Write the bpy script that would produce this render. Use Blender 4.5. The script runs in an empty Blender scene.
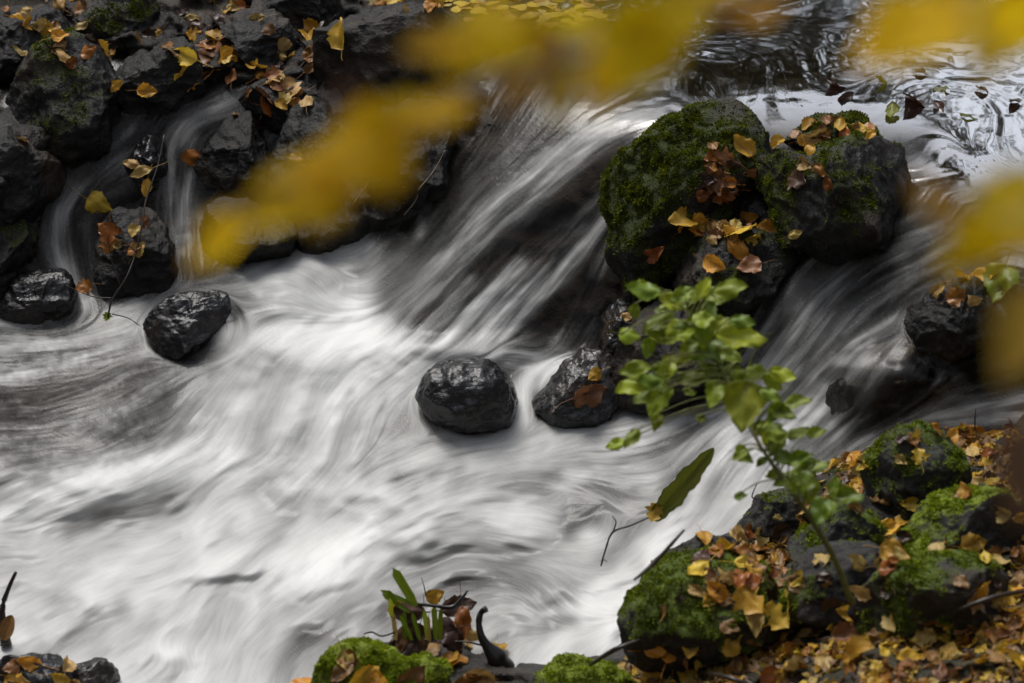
import bpy, math, random
import numpy as np
from mathutils import Vector, Matrix
from mathutils.bvhtree import BVHTree
random.seed(7); RNG = np.random.default_rng(11)
S = bpy.context.scene
COL = S.collection
# ------------------------------------------------------------------ camera, light, exposure
TH = math.radians(28.0); DIST = 5.8; LENS = 100.0
CAM = np.array([0.0, -DIST*math.cos(TH), DIST*math.sin(TH)])
cd = bpy.data.cameras.new("camera"); cam = bpy.data.objects.new("camera", cd); COL.objects.link(cam)
cam.location = CAM; cam.rotation_euler = (math.pi/2-TH, 0, 0)
cd.lens = LENS; cd.sensor_width = 36; cd.clip_end = 500; cd.clip_start = 0.05
cd.dof.use_dof = True; cd.dof.focus_distance = 5.75; cd.dof.aperture_fstop = 4.7
S.camera = cam
w = bpy.data.worlds.new("World"); S.world = w; w.use_nodes = True
SUN_EL, SUN_AZ = 62.0, -35.0      # azimuth from +y (behind the falls) towards -x
nt = w.node_tree; bg = nt.nodes['Background']
sky = nt.nodes.new('ShaderNodeTexSky'); sky.sky_type = 'NISHITA'; sky.sun_disc = False
sky.sun_elevation = math.radians(SUN_EL); sky.sun_rotation = math.radians(SUN_AZ)
sky.dust_density = 3.0
hs = nt.nodes.new('ShaderNodeHueSaturation'); hs.inputs['Saturation'].default_value = 0.36
nt.links.new(sky.outputs[0], hs.inputs['Color']); nt.links.new(hs.outputs[0], bg.inputs[0])
bg.inputs[1].default_value = 0.13
sl = bpy.data.lights.new("sun", 'SUN'); sl.energy = 1.5; sl.angle = math.radians(24); sl.color = (1, .97, .92)
so = bpy.data.objects.new("sun", sl); COL.objects.link(so)
el, az = math.radians(SUN_EL), math.radians(SUN_AZ)
sd = Vector((math.sin(az)*math.cos(el), math.cos(az)*math.cos(el), math.sin(el)))
so.rotation_euler = sd.to_track_quat('Z', 'Y').to_euler(); so.location = (0, 0, 6)
S.view_settings.view_transform = 'Standard'; S.view_settings.look = 'None'
S.view_settings.exposure = 0.74; S.view_settings.gamma = 1

# ------------------------------------------------------------------ projection helpers
F0 = 1024*LENS/36.0
RV = np.array([1., 0, 0]); UV = np.array([0, math.sin(TH), math.cos(TH)]); FV = np.array([0, math.cos(TH), -math.sin(TH)])
def rays(px, py):
    px = np.asarray(px, float); py = np.asarray(py, float)
    return FV + ((px-512)/F0)[..., None]*RV + ((341.5-py)/F0)[..., None]*UV
def at_z(px, py, z):                       # point on the sight line at height z
    r = rays(px, py); t = (np.asarray(z)-CAM[2])/r[..., 2]
    return CAM + r*t[..., None]
def at_d(px, py, d):                       # point at depth d
    return CAM + rays(px, py)*np.asarray(d, float)[..., None]
def V(p): return Vector([float(q) for q in p])

# ------------------------------------------------------------------ numpy noise
def _h(i, j, k, s):
    n = (i*374761393 + j*668265263 + k*1440662683 + s*974634777) & 0xffffffff
    n = ((n ^ (n >> 13))*1274126177) & 0xffffffff
    n = (n ^ (n >> 16)) & 0xffffffff
    return n.astype(np.float64)/4294967295.0
def vnoise(P, s=0):
    P = np.asarray(P, float); I = np.floor(P).astype(np.int64); f = P-I; f = f*f*f*(f*(f*6-15)+10)
    i, j, k = I[..., 0], I[..., 1], I[..., 2]; r = 0
    for a in (0, 1):
        wa = f[..., 0] if a else 1-f[..., 0]
        for b in (0, 1):
            wb = f[..., 1] if b else 1-f[..., 1]
            for c in (0, 1):
                wc = f[..., 2] if c else 1-f[..., 2]
                r = r + wa*wb*wc*_h(i+a, j+b, k+c, s)
    return r*2-1
def fbm(P, oct=4, s=0, lac=2.1, g=0.5):
    P = np.asarray(P, float); r = 0; a = 1.0; t = 0
    for o in range(oct):
        r = r + a*vnoise(P, s+o*17); t += a; a *= g; P = P*lac+3.7
    return r/t
def ridged(P, oct=4, s=0):
    P = np.asarray(P, float); r = 0; a = 1.0; t = 0
    for o in range(oct):
        r = r + a*(1-2*np.abs(vnoise(P, s+o*17))); t += a; a *= .5; P = P*2.1+1.3
    return r/t

def tps(pts):
    P = np.array(pts, float); X = P[:, :2]/300.0; Z = P[:, 2]; n = len(P)
    def K(A, B):
        d2 = ((A[:, None, :]-B[None])**2).sum(-1)
        return 0.5*d2*np.log(d2+1e-9)
    M = np.zeros((n+3, n+3)); M[:n, :n] = K(X, X)+np.eye(n)*2e-3
    M[:n, n] = 1; M[:n, n+1:] = X; M[n, :n] = 1; M[n+1:, :n] = X.T
    sol = np.linalg.solve(M, np.concatenate([Z, [0, 0, 0]]))
    def f(px, py):
        Q = np.stack([np.ravel(px), np.ravel(py)], -1)/300.0
        return (K(Q, X)@sol[:n] + sol[n] + Q@sol[n+1:]).reshape(np.shape(px))
    return f
GX0, GX1, GY0, GY1, GS = -260, 1284, -180, 900, 6      # coarse field extents
gx = np.arange(GX0, GX1+1, GS); gy = np.arange(GY0, GY1+1, GS); CX, CY = np.meshgrid(gx, gy)
def samp(G, px, py, x0=GX0, y0=GY0, st=GS):
    u = np.clip((np.asarray(px, float)-x0)/st, 0, G.shape[1]-1.001); v = np.clip((np.asarray(py, float)-y0)/st, 0, G.shape[0]-1.001)
    i = u.astype(int); j = v.astype(int); a = u-i; b = v-j
    return (G[j, i]*(1-a)+G[j, i+1]*a)*(1-b)+(G[j+1, i]*(1-a)+G[j+1, i+1]*a)*b

# height of the water surface, by sight line
WPTS = [(-250,-180,.46),(100,-180,.46),(450,-180,.42),(800,-180,.42),(1280,-180,.42),
 (-250,0,.42),(0,0,.42),(200,0,.42),(350,0,.42),(480,0,.42),(620,0,.42),(800,0,.42),(1024,0,.42),(1280,0,.42),(430,60,.40),(540,60,.42),(640,60,.42),
 (720,90,.42),(800,110,.42),(900,110,.42),(1000,120,.42),(1140,140,.42),(1280,160,.42),(970,180,.415),(1060,220,.405),(940,240,.35),(1280,300,.40),
 (700,112,.418),(650,110,.412),(600,118,.39),(560,145,.345),(500,190,.27),(450,235,.19),(400,290,.10),(360,345,.02),
 (620,180,.31),(600,240,.2),(570,300,.1),(540,352,.015),(600,370,0),(640,270,.16),(630,330,.05),(480,110,.35),(400,180,.22),(360,240,.14),
 (300,262,.10),(350,300,.055),(230,290,.07),(170,300,.03),(60,310,0),(-60,320,0),(-250,320,0),(100,150,.25),(0,150,.25),(-250,150,.25),(200,100,.33),(330,100,.33),
 (100,220,.13),(200,200,.16),(0,230,.12),(310,180,.2),
 (290,338,.03),(210,350,-.02),(120,370,-.04),(0,380,-.06),(-250,400,-.06),(380,400,-.03),(300,420,-.06),(220,450,-.125),(120,450,-.10),(0,460,-.1),
 (200,500,-.165),(300,490,-.15),(100,500,-.15),(0,520,-.16),(-250,540,-.17),(460,440,-.05),(420,480,-.09),(560,420,-.035),(600,470,-.07),(520,530,-.12),
 (400,560,-.165),(200,600,-.2),(0,620,-.2),(300,660,-.21),(500,640,-.18),(600,600,-.14),(700,560,-.10),(640,520,-.09),
 (850,255,.27),(780,262,.25),(900,270,.29),(800,320,.17),(760,370,.07),(720,430,-.02),(850,352,.15),(885,328,.21),(940,330,.24),(1000,350,.23),(1070,300,.34),(1120,400,.22),
 (890,390,.10),(940,420,.09),(1030,425,.12),(860,440,.02),(800,470,-.045),(760,510,-.075),(680,470,-.05),(660,420,-.02),(1280,480,.2),
 (-250,900,-.22),(300,900,-.2),(700,900,-.14),(1280,900,-.08),(900,600,-.1),(1100,640,-.05)]
ZW = tps(WPTS)(CX, CY)
# bed minus water
OPTS = [(900,500,.11),(1024,470,.10),(1130,540,.2),(800,545,.07),(765,530,.03),(700,600,.05),(1000,620,.22),(800,640,.14),(660,650,.05),(640,700,.06),(520,700,.03),
 (900,690,.25),(400,700,.05),(300,705,-.01),(150,705,-.035),(0,700,.02),(-250,700,.05),(850,462,0),(1000,435,-.01),(735,525,-.01),(640,615,-.02),
 (600,540,-.06),(700,480,-.06),(820,420,-.05),(900,400,-.03),(500,600,-.06),(300,600,-.06),(100,600,-.06),(0,640,-.03),(500,450,-.06),(300,450,-.06),(100,450,-.05),(0,380,-.05),(-250,500,-.05),
 (350,300,-.05),(450,300,-.045),(560,260,-.045),(620,330,-.03),(500,200,-.045),(600,130,-.04),(430,160,.01),(380,140,.03),(400,210,0.0),(350,210,.02),(300,230,.01),(420,90,.01),(480,100,0),
 (560,60,-.06),(700,60,-.1),(900,80,-.14),(1000,140,-.12),(1280,100,-.1),(960,220,-.06),(1080,240,-.03),(800,280,-.03),(740,360,-.04),
 (100,0,.015),(0,60,-.03),(200,30,.02),(330,50,.01),(400,0,-.01),(480,-20,-.03),(60,130,0),(60,200,-.02),(60,270,-.02),(120,240,-.02),(190,130,-.02),(185,200,-.02),(180,270,-.015),(240,105,-.015),(260,220,-.02),(130,150,-.03),
 (10,200,.02),(0,280,.01),(100,300,-.03),(-250,100,.1),(-250,280,.08),(100,-180,.1),(500,-180,-.05),(900,-180,-.1),(1280,-180,-.1),(1280,350,.1),(1280,600,.3),(1280,900,.35),(800,900,.3),(400,900,.1),(0,900,.05)]
OFF = tps(OPTS)(CX, CY)
def zw(px, py): return samp(ZW, px, py)
def zb0(px, py): return samp(ZW, px, py)+samp(OFF, px, py)
def ztop(px, py): return np.maximum(zw(px, py), zb0(px, py))

# ------------------------------------------------------------------ mesh + material helpers
def tag(o, label=None, cat=None, group=None, kind=None):
    if label: o['label'] = label
    if cat: o['category'] = cat
    if group: o['group'] = group
    if kind: o['kind'] = kind
    return o
def mesh_np(name, verts, faces, mat=None, smooth=True, attrs=None):
    verts = np.asarray(verts, np.float32); faces = np.asarray(faces, np.int32)
    me = bpy.data.meshes.new(name); n = faces.shape[1]
    me.vertices.add(len(verts)); me.vertices.foreach_set('co', verts.ravel())
    me.loops.add(faces.size); me.loops.foreach_set('vertex_index', faces.ravel())
    me.polygons.add(len(faces)); me.polygons.foreach_set('loop_start', np.arange(len(faces), dtype=np.int32)*n)
    me.polygons.foreach_set('loop_total', np.full(len(faces), n, np.int32))
    if attrs:
        for k, a in attrs.items():
            at = me.attributes.new(k, 'FLOAT', 'POINT'); at.data.foreach_set('value', np.asarray(a, np.float32).ravel())
    me.update(calc_edges=True); me.validate()
    me.polygons.foreach_set('use_smooth', np.full(len(me.polygons), smooth))
    if mat: me.materials.append(mat)
    return me
def link(name, me, parent=None, loc=None):
    o = bpy.data.objects.new(name, me); COL.objects.link(o)
    if loc is not None: o.location = V(loc)
    if parent: o.parent = parent
    return o
class NB:
    def __init__(s, name):
        s.m = bpy.data.materials.new(name); s.m.use_nodes = True; s.t = s.m.node_tree
        s.b = s.t.nodes['Principled BSDF']; s.out = s.t.nodes['Material Output']
    def n(s, t, **k):
        x = s.t.nodes.new(t)
        for a, v in k.items():
            if a in x.inputs: x.inputs[a].default_value = v
            else: setattr(x, a, v)
        return x
    def l(s, a, b): s.t.links.new(a, b)
    def noise(s, sc, det=5, rough=.6, vec=None):
        x = s.n('ShaderNodeTexNoise'); x.inputs['Scale'].default_value = sc; x.inputs['Detail'].default_value = det; x.inputs['Roughness'].default_value = rough
        if vec is not None: s.l(vec, x.inputs['Vector'])
        return x.outputs['Fac']
    def ramp(s, fac, stops):
        x = s.n('ShaderNodeValToRGB'); e = x.color_ramp.elements
        while len(e) < len(stops): e.new(.5)
        for q, (p, c) in zip(e, stops): q.position = p; q.color = (*c, 1) if len(c) == 3 else c
        s.l(fac, x.inputs[0]); return x.outputs[0]
    def mix(s, fac, a, b):
        x = s.n('ShaderNodeMix', data_type='RGBA')
        for sock, v in ((x.inputs[0], fac), (x.inputs[6], a), (x.inputs[7], b)):
            if isinstance(v, (float, int)): sock.default_value = v
            elif isinstance(v, tuple): sock.default_value = (*v, 1)
            else: s.l(v, sock)
        return x.outputs[2]
    def math(s, op, a, b=None, c=None):
        x = s.n('ShaderNodeMath', operation=op)
        for i, v in enumerate((a, b, c)):
            if v is None: continue
            if isinstance(v, (float, int)): x.inputs[i].default_value = v
            else: s.l(v, x.inputs[i])
        return x.outputs[0]
    def attr(s, name):
        x = s.n('ShaderNodeAttribute'); x.attribute_name = name; return x.outputs['Fac']
    def coord(s): return s.n('ShaderNodeTexCoord').outputs['Object']
    def bump(s, h, strength=.5, dist=.01):
        x = s.n('ShaderNodeBump'); x.inputs['Strength'].default_value = strength; x.inputs['Distance'].default_value = dist
        s.l(h, x.inputs['Height']); s.l(x.outputs[0], s.b.inputs['Normal']); return x.outputs[0]

def rock_mat(name, dark, light, rough=(.25, .6), spec=.5, warm=(.05, .035, .022), bumpd=.006, mossc=((.012, .018, .004), (.05, .065, .010)), bw=(1.0, .35)):
    k = NB(name); c = k.n('ShaderNodeNewGeometry').outputs['Position']
    n1 = k.noise(9, 6, .65, c); n2 = k.noise(70, 5, .7, c); n3 = k.noise(260, 3, .6, c)
    base = k.ramp(n1, [(.3, dark), (.7, light)])
    base = k.mix(k.math('MULTIPLY', k.ramp(n2, [(.5, (0, 0, 0)), (.68, (1, 1, 1))]), .55), base, tuple(min(1, v*2.1) for v in light))
    base = k.mix(k.math('MULTIPLY', k.ramp(k.noise(5, 4, .6, c), [(.52, (0, 0, 0)), (.66, (1, 1, 1))]), .6), base, warm)
    moss = k.attr('moss')
    mc = k.ramp(n3, [(.3, mossc[0]), (.7, mossc[1])])
    base = k.mix(moss, base, mc); k.l(base, k.b.inputs['Base Color'])
    r = k.ramp(n2, [(.35, (rough[0],)*3), (.65, (rough[1],)*3)])
    r = k.mix(moss, r, (.9, .9, .9)); k.l(r, k.b.inputs['Roughness'])
    k.b.inputs['Specular IOR Level'].default_value = spec
    vo = k.n('ShaderNodeTexVoronoi', feature='F1'); vo.inputs['Scale'].default_value = 60; k.l(c, vo.inputs['Vector'])
    h = k.math('ADD', k.math('MULTIPLY', n2, bw[0]), k.math('ADD', k.math('MULTIPLY', n3, bw[1]), k.math('MULTIPLY', vo.outputs[0], .25)))
    k.bump(h, 1.0, bumpd); return k.m
M_ROCK = rock_mat('dark_basalt', (.004, .004, .004), (.012, .0115, .011), (.28, .6), .32)
M_WET = rock_mat('wet_stone', (.004, .004, .0045), (.011, .011, .012), (.10, .28), .6, bumpd=.0022, bw=(.9, .6))
M_BANKROCK = rock_mat('bank_stone', (.009, .009, .0085), (.032, .031, .029), (.5, .85), .3, mossc=((.03, .045, .006), (.10, .14, .012)))
M_LIMEROCK = rock_mat('mossy_bank_stone', (.009, .009, .0085), (.032, .031, .029), (.5, .85), .3, mossc=((.07, .10, .008), (.22, .28, .02)))
M_BED = rock_mat('streambed_rock', (.006, .0052, .0045), (.020, .018, .015), (.3, .6), .4, (.04, .026, .014), .008)
def moss_mat(name, a, b, c2):
    k = NB(name); c = k.n('ShaderNodeNewGeometry').outputs['Position']
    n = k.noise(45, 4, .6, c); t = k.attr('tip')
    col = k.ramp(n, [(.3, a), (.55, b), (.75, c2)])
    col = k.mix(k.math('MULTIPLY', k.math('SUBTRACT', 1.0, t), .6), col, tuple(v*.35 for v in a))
    k.l(col, k.b.inputs['Base Color']); k.b.inputs['Roughness'].default_value = .7; k.b.inputs['Specular IOR Level'].default_value = .2
    tr = k.n('ShaderNodeBsdfTranslucent'); k.l(col, tr.inputs[0]); mx = k.n('ShaderNodeMixShader'); mx.inputs[0].default_value = .3
    k.l(k.b.outputs[0], mx.inputs[1]); k.l(tr.outputs[0], mx.inputs[2]); k.l(mx.outputs[0], k.out.inputs[0]); return k.m
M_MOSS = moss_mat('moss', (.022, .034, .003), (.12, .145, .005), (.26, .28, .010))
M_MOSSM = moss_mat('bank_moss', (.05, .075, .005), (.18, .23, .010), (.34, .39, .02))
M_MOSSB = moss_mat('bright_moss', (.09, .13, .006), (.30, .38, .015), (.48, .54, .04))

# ------------------------------------------------------------------ flow strokes and foam
# (points downstream, width px, foam 0..1 or None for direction only)
ST = [
 # pond
 ([(1200,190),(1024,165),(930,130),(850,105),(780,98),(720,100),(680,108),(640,112)],26,.05),
 ([(1150,90),(1024,80),(900,60),(800,75),(740,70),(690,80),(650,95)],26,.03),
 ([(1000,10),(880,20),(780,35),(700,45),(650,60),(610,90)],26,None),
 ([(700,0),(620,20),(560,40),(540,80)],26,None),
 ([(1180,240),(1060,215),(990,190),(960,200),(945,235),(900,262)],24,.2),
 ([(770,120),(740,112),(700,100),(660,104)],10,.35),
 # left fall
 ([(560,50),(530,100),(490,160),(440,220),(400,270),(360,310)],26,.16),
 ([(620,50),(600,85),(565,115),(530,150),(480,195),(430,250),(385,300)],14,.14),
 ([(650,70),(625,95),(590,115),(555,140),(500,180)],12,.30),
 ([(700,112),(660,109),(620,115),(585,132),(545,160),(500,195),(455,240),(410,290),(370,340)],8,.58),
 ([(640,118),(605,130),(565,160),(520,200),(480,232),(435,280),(390,335)],7,.62),
 ([(628,135),(590,155),(550,188),(505,222),(460,262),(415,310),(385,350)],9,.42),
 ([(618,165),(575,200),(530,245),(470,300),(415,355)],16,.10),
 ([(560,215),(500,265),(450,315),(400,360)],14,.14),
 ([(630,180),(600,215),(570,250),(530,285),(480,330),(440,365)],12,.45),
 ([(622,195),(595,230),(560,275),(520,320),(480,365)],8,.58),
 ([(520,265),(485,300),(450,335),(420,362)],9,.66),
 ([(545,270),(510,310),(475,350)],7,.68),
 ([(470,280),(430,325),(400,360)],7,.5),
 ([(640,225),(615,260),(590,305),(565,350)],10,.32),
 ([(628,215),(612,245),(598,275)],5,.55),
 ([(650,270),(630,300),(612,345),(600,375)],14,.18),
 ([(560,330),(552,350),(548,372)],5,.4),
 ([(530,70),(500,120),(460,180),(430,225),(395,262)],22,.05),
 ([(575,75),(535,125),(495,170)],14,.08),
 ([(470,130),(440,180),(425,230),(400,262)],8,.14),
 ([(440,150),(425,200),(418,235)],4,.35),
 # pool under the fall
 ([(620,385),(560,362),(500,352),(440,365),(390,385),(340,410),(300,440)],12,.70),
 ([(640,400),(560,372),(525,385),(520,420),(490,440),(430,448),(370,465)],9,.55),
 ([(560,365),(530,372),(520,395),(525,420)],8,.75),
 ([(430,372),(415,395),(420,425),(440,436),(400,450),(350,470)],9,.45),
 ([(470,440),(430,445),(390,455),(340,480)],12,.30),
 # left cascade
 ([(360,250),(330,262),(295,268),(262,280),(235,300)],15,.56),
 ([(372,262),(366,282),(350,305)],13,.26),
 ([(360,305),(325,300),(290,302),(255,312),(228,330)],16,.78),
 ([(330,318),(280,325),(245,345),(210,385),(180,430),(155,470)],16,.66),
 ([(350,325),(305,335),(270,365),(240,410),(218,455),(205,495)],20,.88),
 ([(370,335),(335,348),(305,380),(285,430),(272,490)],20,.95),
 ([(400,350),(365,365),(338,400),(322,450),(310,500)],20,.88),
 ([(440,365),(405,382),(378,415),(360,455),(345,500)],16,.66),
 ([(215,370),(185,412),(160,455)],9,.34),
 ([(272,375),(250,420),(238,470)],5,.62),([(315,390),(300,440),(292,490)],5,.66),([(352,395),(338,440),(330,485)],5,.5),([(385,400),(370,440),(360,480)],5,.4),
 ([(262,480),(282,500),(320,500),(350,488)],7,.60),
 ([(470,432),(420,447),(380,467),(350,495)],13,.42),
 ([(230,312),(200,302),(170,305),(145,320),(152,345),(180,372)],9,.42),
 ([(260,300),(220,290),(180,295),(150,305),(110,315)],9,.45),
 ([(185,372),(160,392),(128,425),(108,452)],13,.14),
 # left quiet water
 ([(180,300),(120,312),(60,322),(-60,325),(-250,325)],12,.50),
 ([(160,325),(110,335),(50,345),(-60,355),(-250,360)],12,.66),
 ([(170,345),(110,355),(40,372),(-80,380)],12,.35),
 ([(180,365),(130,370),(90,390),(40,405),(-60,410)],14,.22),
 ([(195,375),(150,385),(110,405),(95,430)],10,.25),
 ([(120,345),(70,362),(10,378),(-60,385)],6,.65),
 ([(150,420),(90,425),(30,435),(-80,440)],20,.40),
 ([(120,455),(60,450),(0,460),(-80,470)],14,.40),
 ([(200,440),(150,455),(110,475)],10,.6),
 # lower basin
 ([(300,470),(220,470),(140,465),(70,490),(0,515),(-120,540)],17,.97),
 ([(280,490),(200,500),(120,520),(40,550),(-100,580)],20,.70),
 ([(340,500),(260,510),(180,540),(100,580),(20,610),(-100,640)],24,.86),
 ([(170,500),(120,515),(70,530)],8,.42),
 ([(420,480),(350,505),(290,540),(220,570),(140,600),(40,640)],24,.88),
 ([(290,520),(250,560),(200,600)],8,.55),
 ([(470,490),(400,510),(340,550),(290,590),(230,640),(180,690)],22,.80),
 ([(560,540),(480,530),(400,545),(340,580),(300,620),(240,680)],22,.80),
 ([(380,520),(330,560),(270,600),(225,650)],9,.93),
 ([(700,560),(620,570),(540,560),(460,565),(400,590),(340,640)],22,.60),
 ([(640,480),(560,475),(480,480),(420,500)],14,.66),
 ([(560,470),(500,462),(440,470),(400,480)],10,.35),
 ([(640,450),(580,450),(520,465),(470,480)],10,.6),
 ([(660,470),(600,470),(560,490),(560,510),(520,515),(460,510)],9,.66),
 ([(640,500),(600,490),(585,505),(600,530),(640,545)],13,.30),
 ([(700,530),(650,545),(590,540),(540,520),(480,510),(430,520),(350,560)],12,.86),
 ([(680,580),(620,590),(560,590),(500,580),(440,585),(380,610)],15,.35),
 ([(640,600),(600,610),(560,630),(540,680)],18,.85),
 ([(620,570),(590,600),(560,640),(540,700)],10,.92),
 ([(500,600),(470,630),(430,670)],18,.50),
 ([(570,620),(550,625),(530,630)],8,.45),
 ([(400,600),(350,610),(300,640),(270,690)],13,.32),
 ([(300,600),(270,620),(250,650)],12,.55),
 ([(230,620),(240,650),(260,690)],16,.7),
 ([(120,610),(80,630),(40,660)],14,.45),
 ([(200,600),(160,640),(110,680)],18,.8),
 ([(60,600),(20,620),(-60,640)],14,.62),
 ([(160,650),(200,665),(180,700)],10,.9),
 # middle stream from the green plant
 ([(760,440),(700,420),(640,425),(580,435),(520,455)],16,.55),
 ([(640,405),(600,408),(560,425),(510,450),(470,462)],11,.62),
 ([(700,440),(660,450),(620,470),(590,500),(570,530)],12,.35),
 # right fall
 ([(940,245),(880,262),(820,300),(780,350),(740,400),(690,450)],26,.20),
 ([(900,262),(850,285),(810,325),(770,375),(730,425),(690,470)],12,.36),
 ([(850,262),(820,290),(795,325),(765,370),(725,415),(680,460)],9,.52),
 ([(820,258),(795,285),(770,320),(745,360)],7,.36),
 ([(960,240),(920,270),(870,305),(830,345),(790,390)],10,.38),
 ([(985,262),(940,290),(900,320),(850,345)],8,.40),
 ([(960,325),(905,326),(855,345),(815,375),(775,415),(730,465),(690,520)],9,.56),
 ([(860,360),(830,385),(795,420),(755,465),(715,515),(670,570)],12,.85),
 ([(790,370),(760,400),(725,440),(690,490)],10,.6),
 ([(890,333),(860,350),(836,382),(818,420)],6,.52),
 ([(905,336),(885,362),(868,395),(858,425)],4,.42),
 ([(918,342),(910,372),(898,402)],4,.32),([(935,350),(938,380),(925,405)],4,.26),
 ([(960,325),(930,322),(895,328),(865,345)],5,.5),
 ([(868,420),(850,432),(838,445)],6,.6),
 ([(800,250),(772,285),(748,330),(728,372)],6,.36),([(905,285),(868,315),(838,345)],7,.34),([(870,268),(840,300),(815,335),(785,375)],6,.34),
 ([(930,395),(900,415),(868,432)],9,.3),
 ([(940,345),(915,370),(890,400),(850,430)],18,.08),
 ([(1000,370),(960,385),(920,400),(890,420)],12,.25),
 ([(1100,390),(1020,400),(960,412),(900,425),(850,450),(810,480),(760,530),(700,590)],11,.50),
 ([(1100,420),(1000,418),(930,425),(880,445),(840,475),(790,520)],7,.68),
 ([(880,420),(850,432),(815,455),(770,500)],7,.35),
 ([(820,420),(790,440),(750,485),(700,540),(650,590),(610,640)],16,.85),
 ([(700,440),(670,480),(640,520),(610,560)],13,.34),
 ([(740,430),(715,465),(690,505),(650,560)],6,.9),
 ([(790,500),(740,540),(690,590),(640,630)],16,.82),
 # upper left rills
 ([(35,60),(15,95),(0,130),(-10,160)],8,.30),
 ([(30,90),(15,110),(5,135)],5,.35),
 ([(120,170),(85,185),(65,210),(60,240),(70,280),(80,310)],17,.34),
 ([(75,190),(62,215),(62,250),(72,285)],8,.44),([(95,190),(82,225),(84,262),(92,300)],5,.30),([(55,270),(75,292),(98,305)],12,.5),
 ([(130,128),(110,150),(95,175)],9,.22),
 ([(250,95),(220,110),(190,122),(172,145),(168,190),(172,240),(180,290)],13,.30),
 ([(235,98),(205,113),(185,130),(178,150)],9,.42),
 ([(195,140),(190,170),(188,200),(190,250)],6,.40),([(178,155),(175,190),(176,220),(170,260)],5,.36),([(165,285),(185,298),(200,300)],9,.45),
 ([(300,190),(290,220),(280,250)],12,.05),
]
CS = 3; fx = np.arange(-130, 1155, CS); fy = np.arange(-110, 792, CS); QX, QY = np.meshgrid(fx, fy)
dens = np.full(QX.shape, .08)*np.clip((QX+.6*QY-120)/200, .2, 1); basin = 1/(1+np.exp(-(QY-470-(QX-300)*0.02)/14)); dens = dens*(1-basin)+basin*.62
U = np.zeros(QX.shape); Wv = np.zeros(QX.shape); WS = np.full(QX.shape, 1e-9)
SX = np.zeros(QX.shape)
for pts, wd, val in ST:
    best = np.full(QX.shape, 1e9); bu = np.zeros(QX.shape); bv = np.zeros(QX.shape)
    for (x0, y0), (x1, y1) in zip(pts[:-1], pts[1:]):
        L = math.hypot(x1-x0, y1-y0); dx, dy = (x1-x0)/L, (y1-y0)/L
        t = np.clip((QX-x0)*dx+(QY-y0)*dy, 0, L); d = np.hypot(QX-x0-t*dx, QY-y0-t*dy)
        m = d < best; best = np.where(m, d, best); bu = np.where(m, dx, bu); bv = np.where(m, dy, bv)
    sg = max(wd, 9)*.9; ww = np.exp(-(best/sg)**2/2)+1e-5*np.exp(-best/60)*50
    U += ww*bu; Wv += ww*bv; WS += ww
    if val is not None:
        a = np.exp(-(best/wd)**2/1.3)*.92; dens = dens*(1-a)+val*a
nrm = np.hypot(U, Wv)+1e-9; U /= nrm; Wv /= nrm
GSTEP = 1.1
wx = np.arange(-110, 1135, GSTEP); wy = np.arange(-95, 775, GSTEP); PX, PY = np.meshgrid(wx, wy); H, W = PX.shape
def up(G): return samp(G, PX, PY, fx[0], fy[0], CS)
fu, fv, dn = up(U), up(Wv), up(dens)
def blur(a, n):
    for _ in range(n):
        a = (a+np.roll(a, 1, 0)+np.roll(a, -1, 0))/3; a = (a+np.roll(a, 1, 1)+np.roll(a, -1, 1))/3
    return a
def lic(src, steps, st=1.0, one=False):
    acc = src.copy(); cnt = 1.0; J0, I0 = np.mgrid[0:H, 0:W].astype(np.float32)
    for sgn in (1, -1):
        x = I0.copy(); y = J0.copy()
        for s_ in range(steps):
            i = np.clip(x+.5, 0, W-1).astype(np.int32); j = np.clip(y+.5, 0, H-1).astype(np.int32)
            x = x+sgn*st*fu32[j, i]; y = y+sgn*st*fv32[j, i]
            i = np.clip(x+.5, 0, W-1).astype(np.int32); j = np.clip(y+.5, 0, H-1).astype(np.int32)
            wgt = 1-(s_+1)/(steps+1); acc += src[j, i]*wgt; cnt += wgt
    acc /= cnt; acc = (acc-acc.mean())/acc.std(); return acc
# turbulence bends the flow
basinf = up(basin)
soft = np.maximum(basinf, np.exp(-(((PX-290)/125)**2+((PY-400)/95)**2)**2)); soft = np.maximum(soft, np.exp(-(((PX-322)/108)**2+((PY-278)/46)**2)**2)); soft = np.maximum(soft, .7*np.exp(-(((PX-470)/140)**2+((PY-385)/32)**2)**2)); soft = np.maximum(soft, .8*np.exp(-(((PX-470)/160)**2+((PY-455)/50)**2)**2))
ph = fbm(np.stack([PX/70, PY/70, PX*0], -1), 3, 5)*.11+fbm(np.stack([PX/22, PY/22, PX*0], -1), 2, 9)*.03; ph = ph*(1+1.8*basinf)
quiet = np.exp(-(((PX-50)/110)**2+((PY-400)/70)**2)); pond = 1/(1+np.exp((PY-127+(np.clip(PX, 600, 900)-760)*-.06)/7))*(PX > 470)
pond = pond*np.clip((PX-560)/140+np.clip((60-PY)/60, 0, 1), 0, 1)
pond = np.maximum(pond, np.clip((PX-900)/40, 0, 1)*np.clip((205-PY)/30, 0, 1))
ph = ph*(1+1.0*quiet+1.3*pond)
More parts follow.
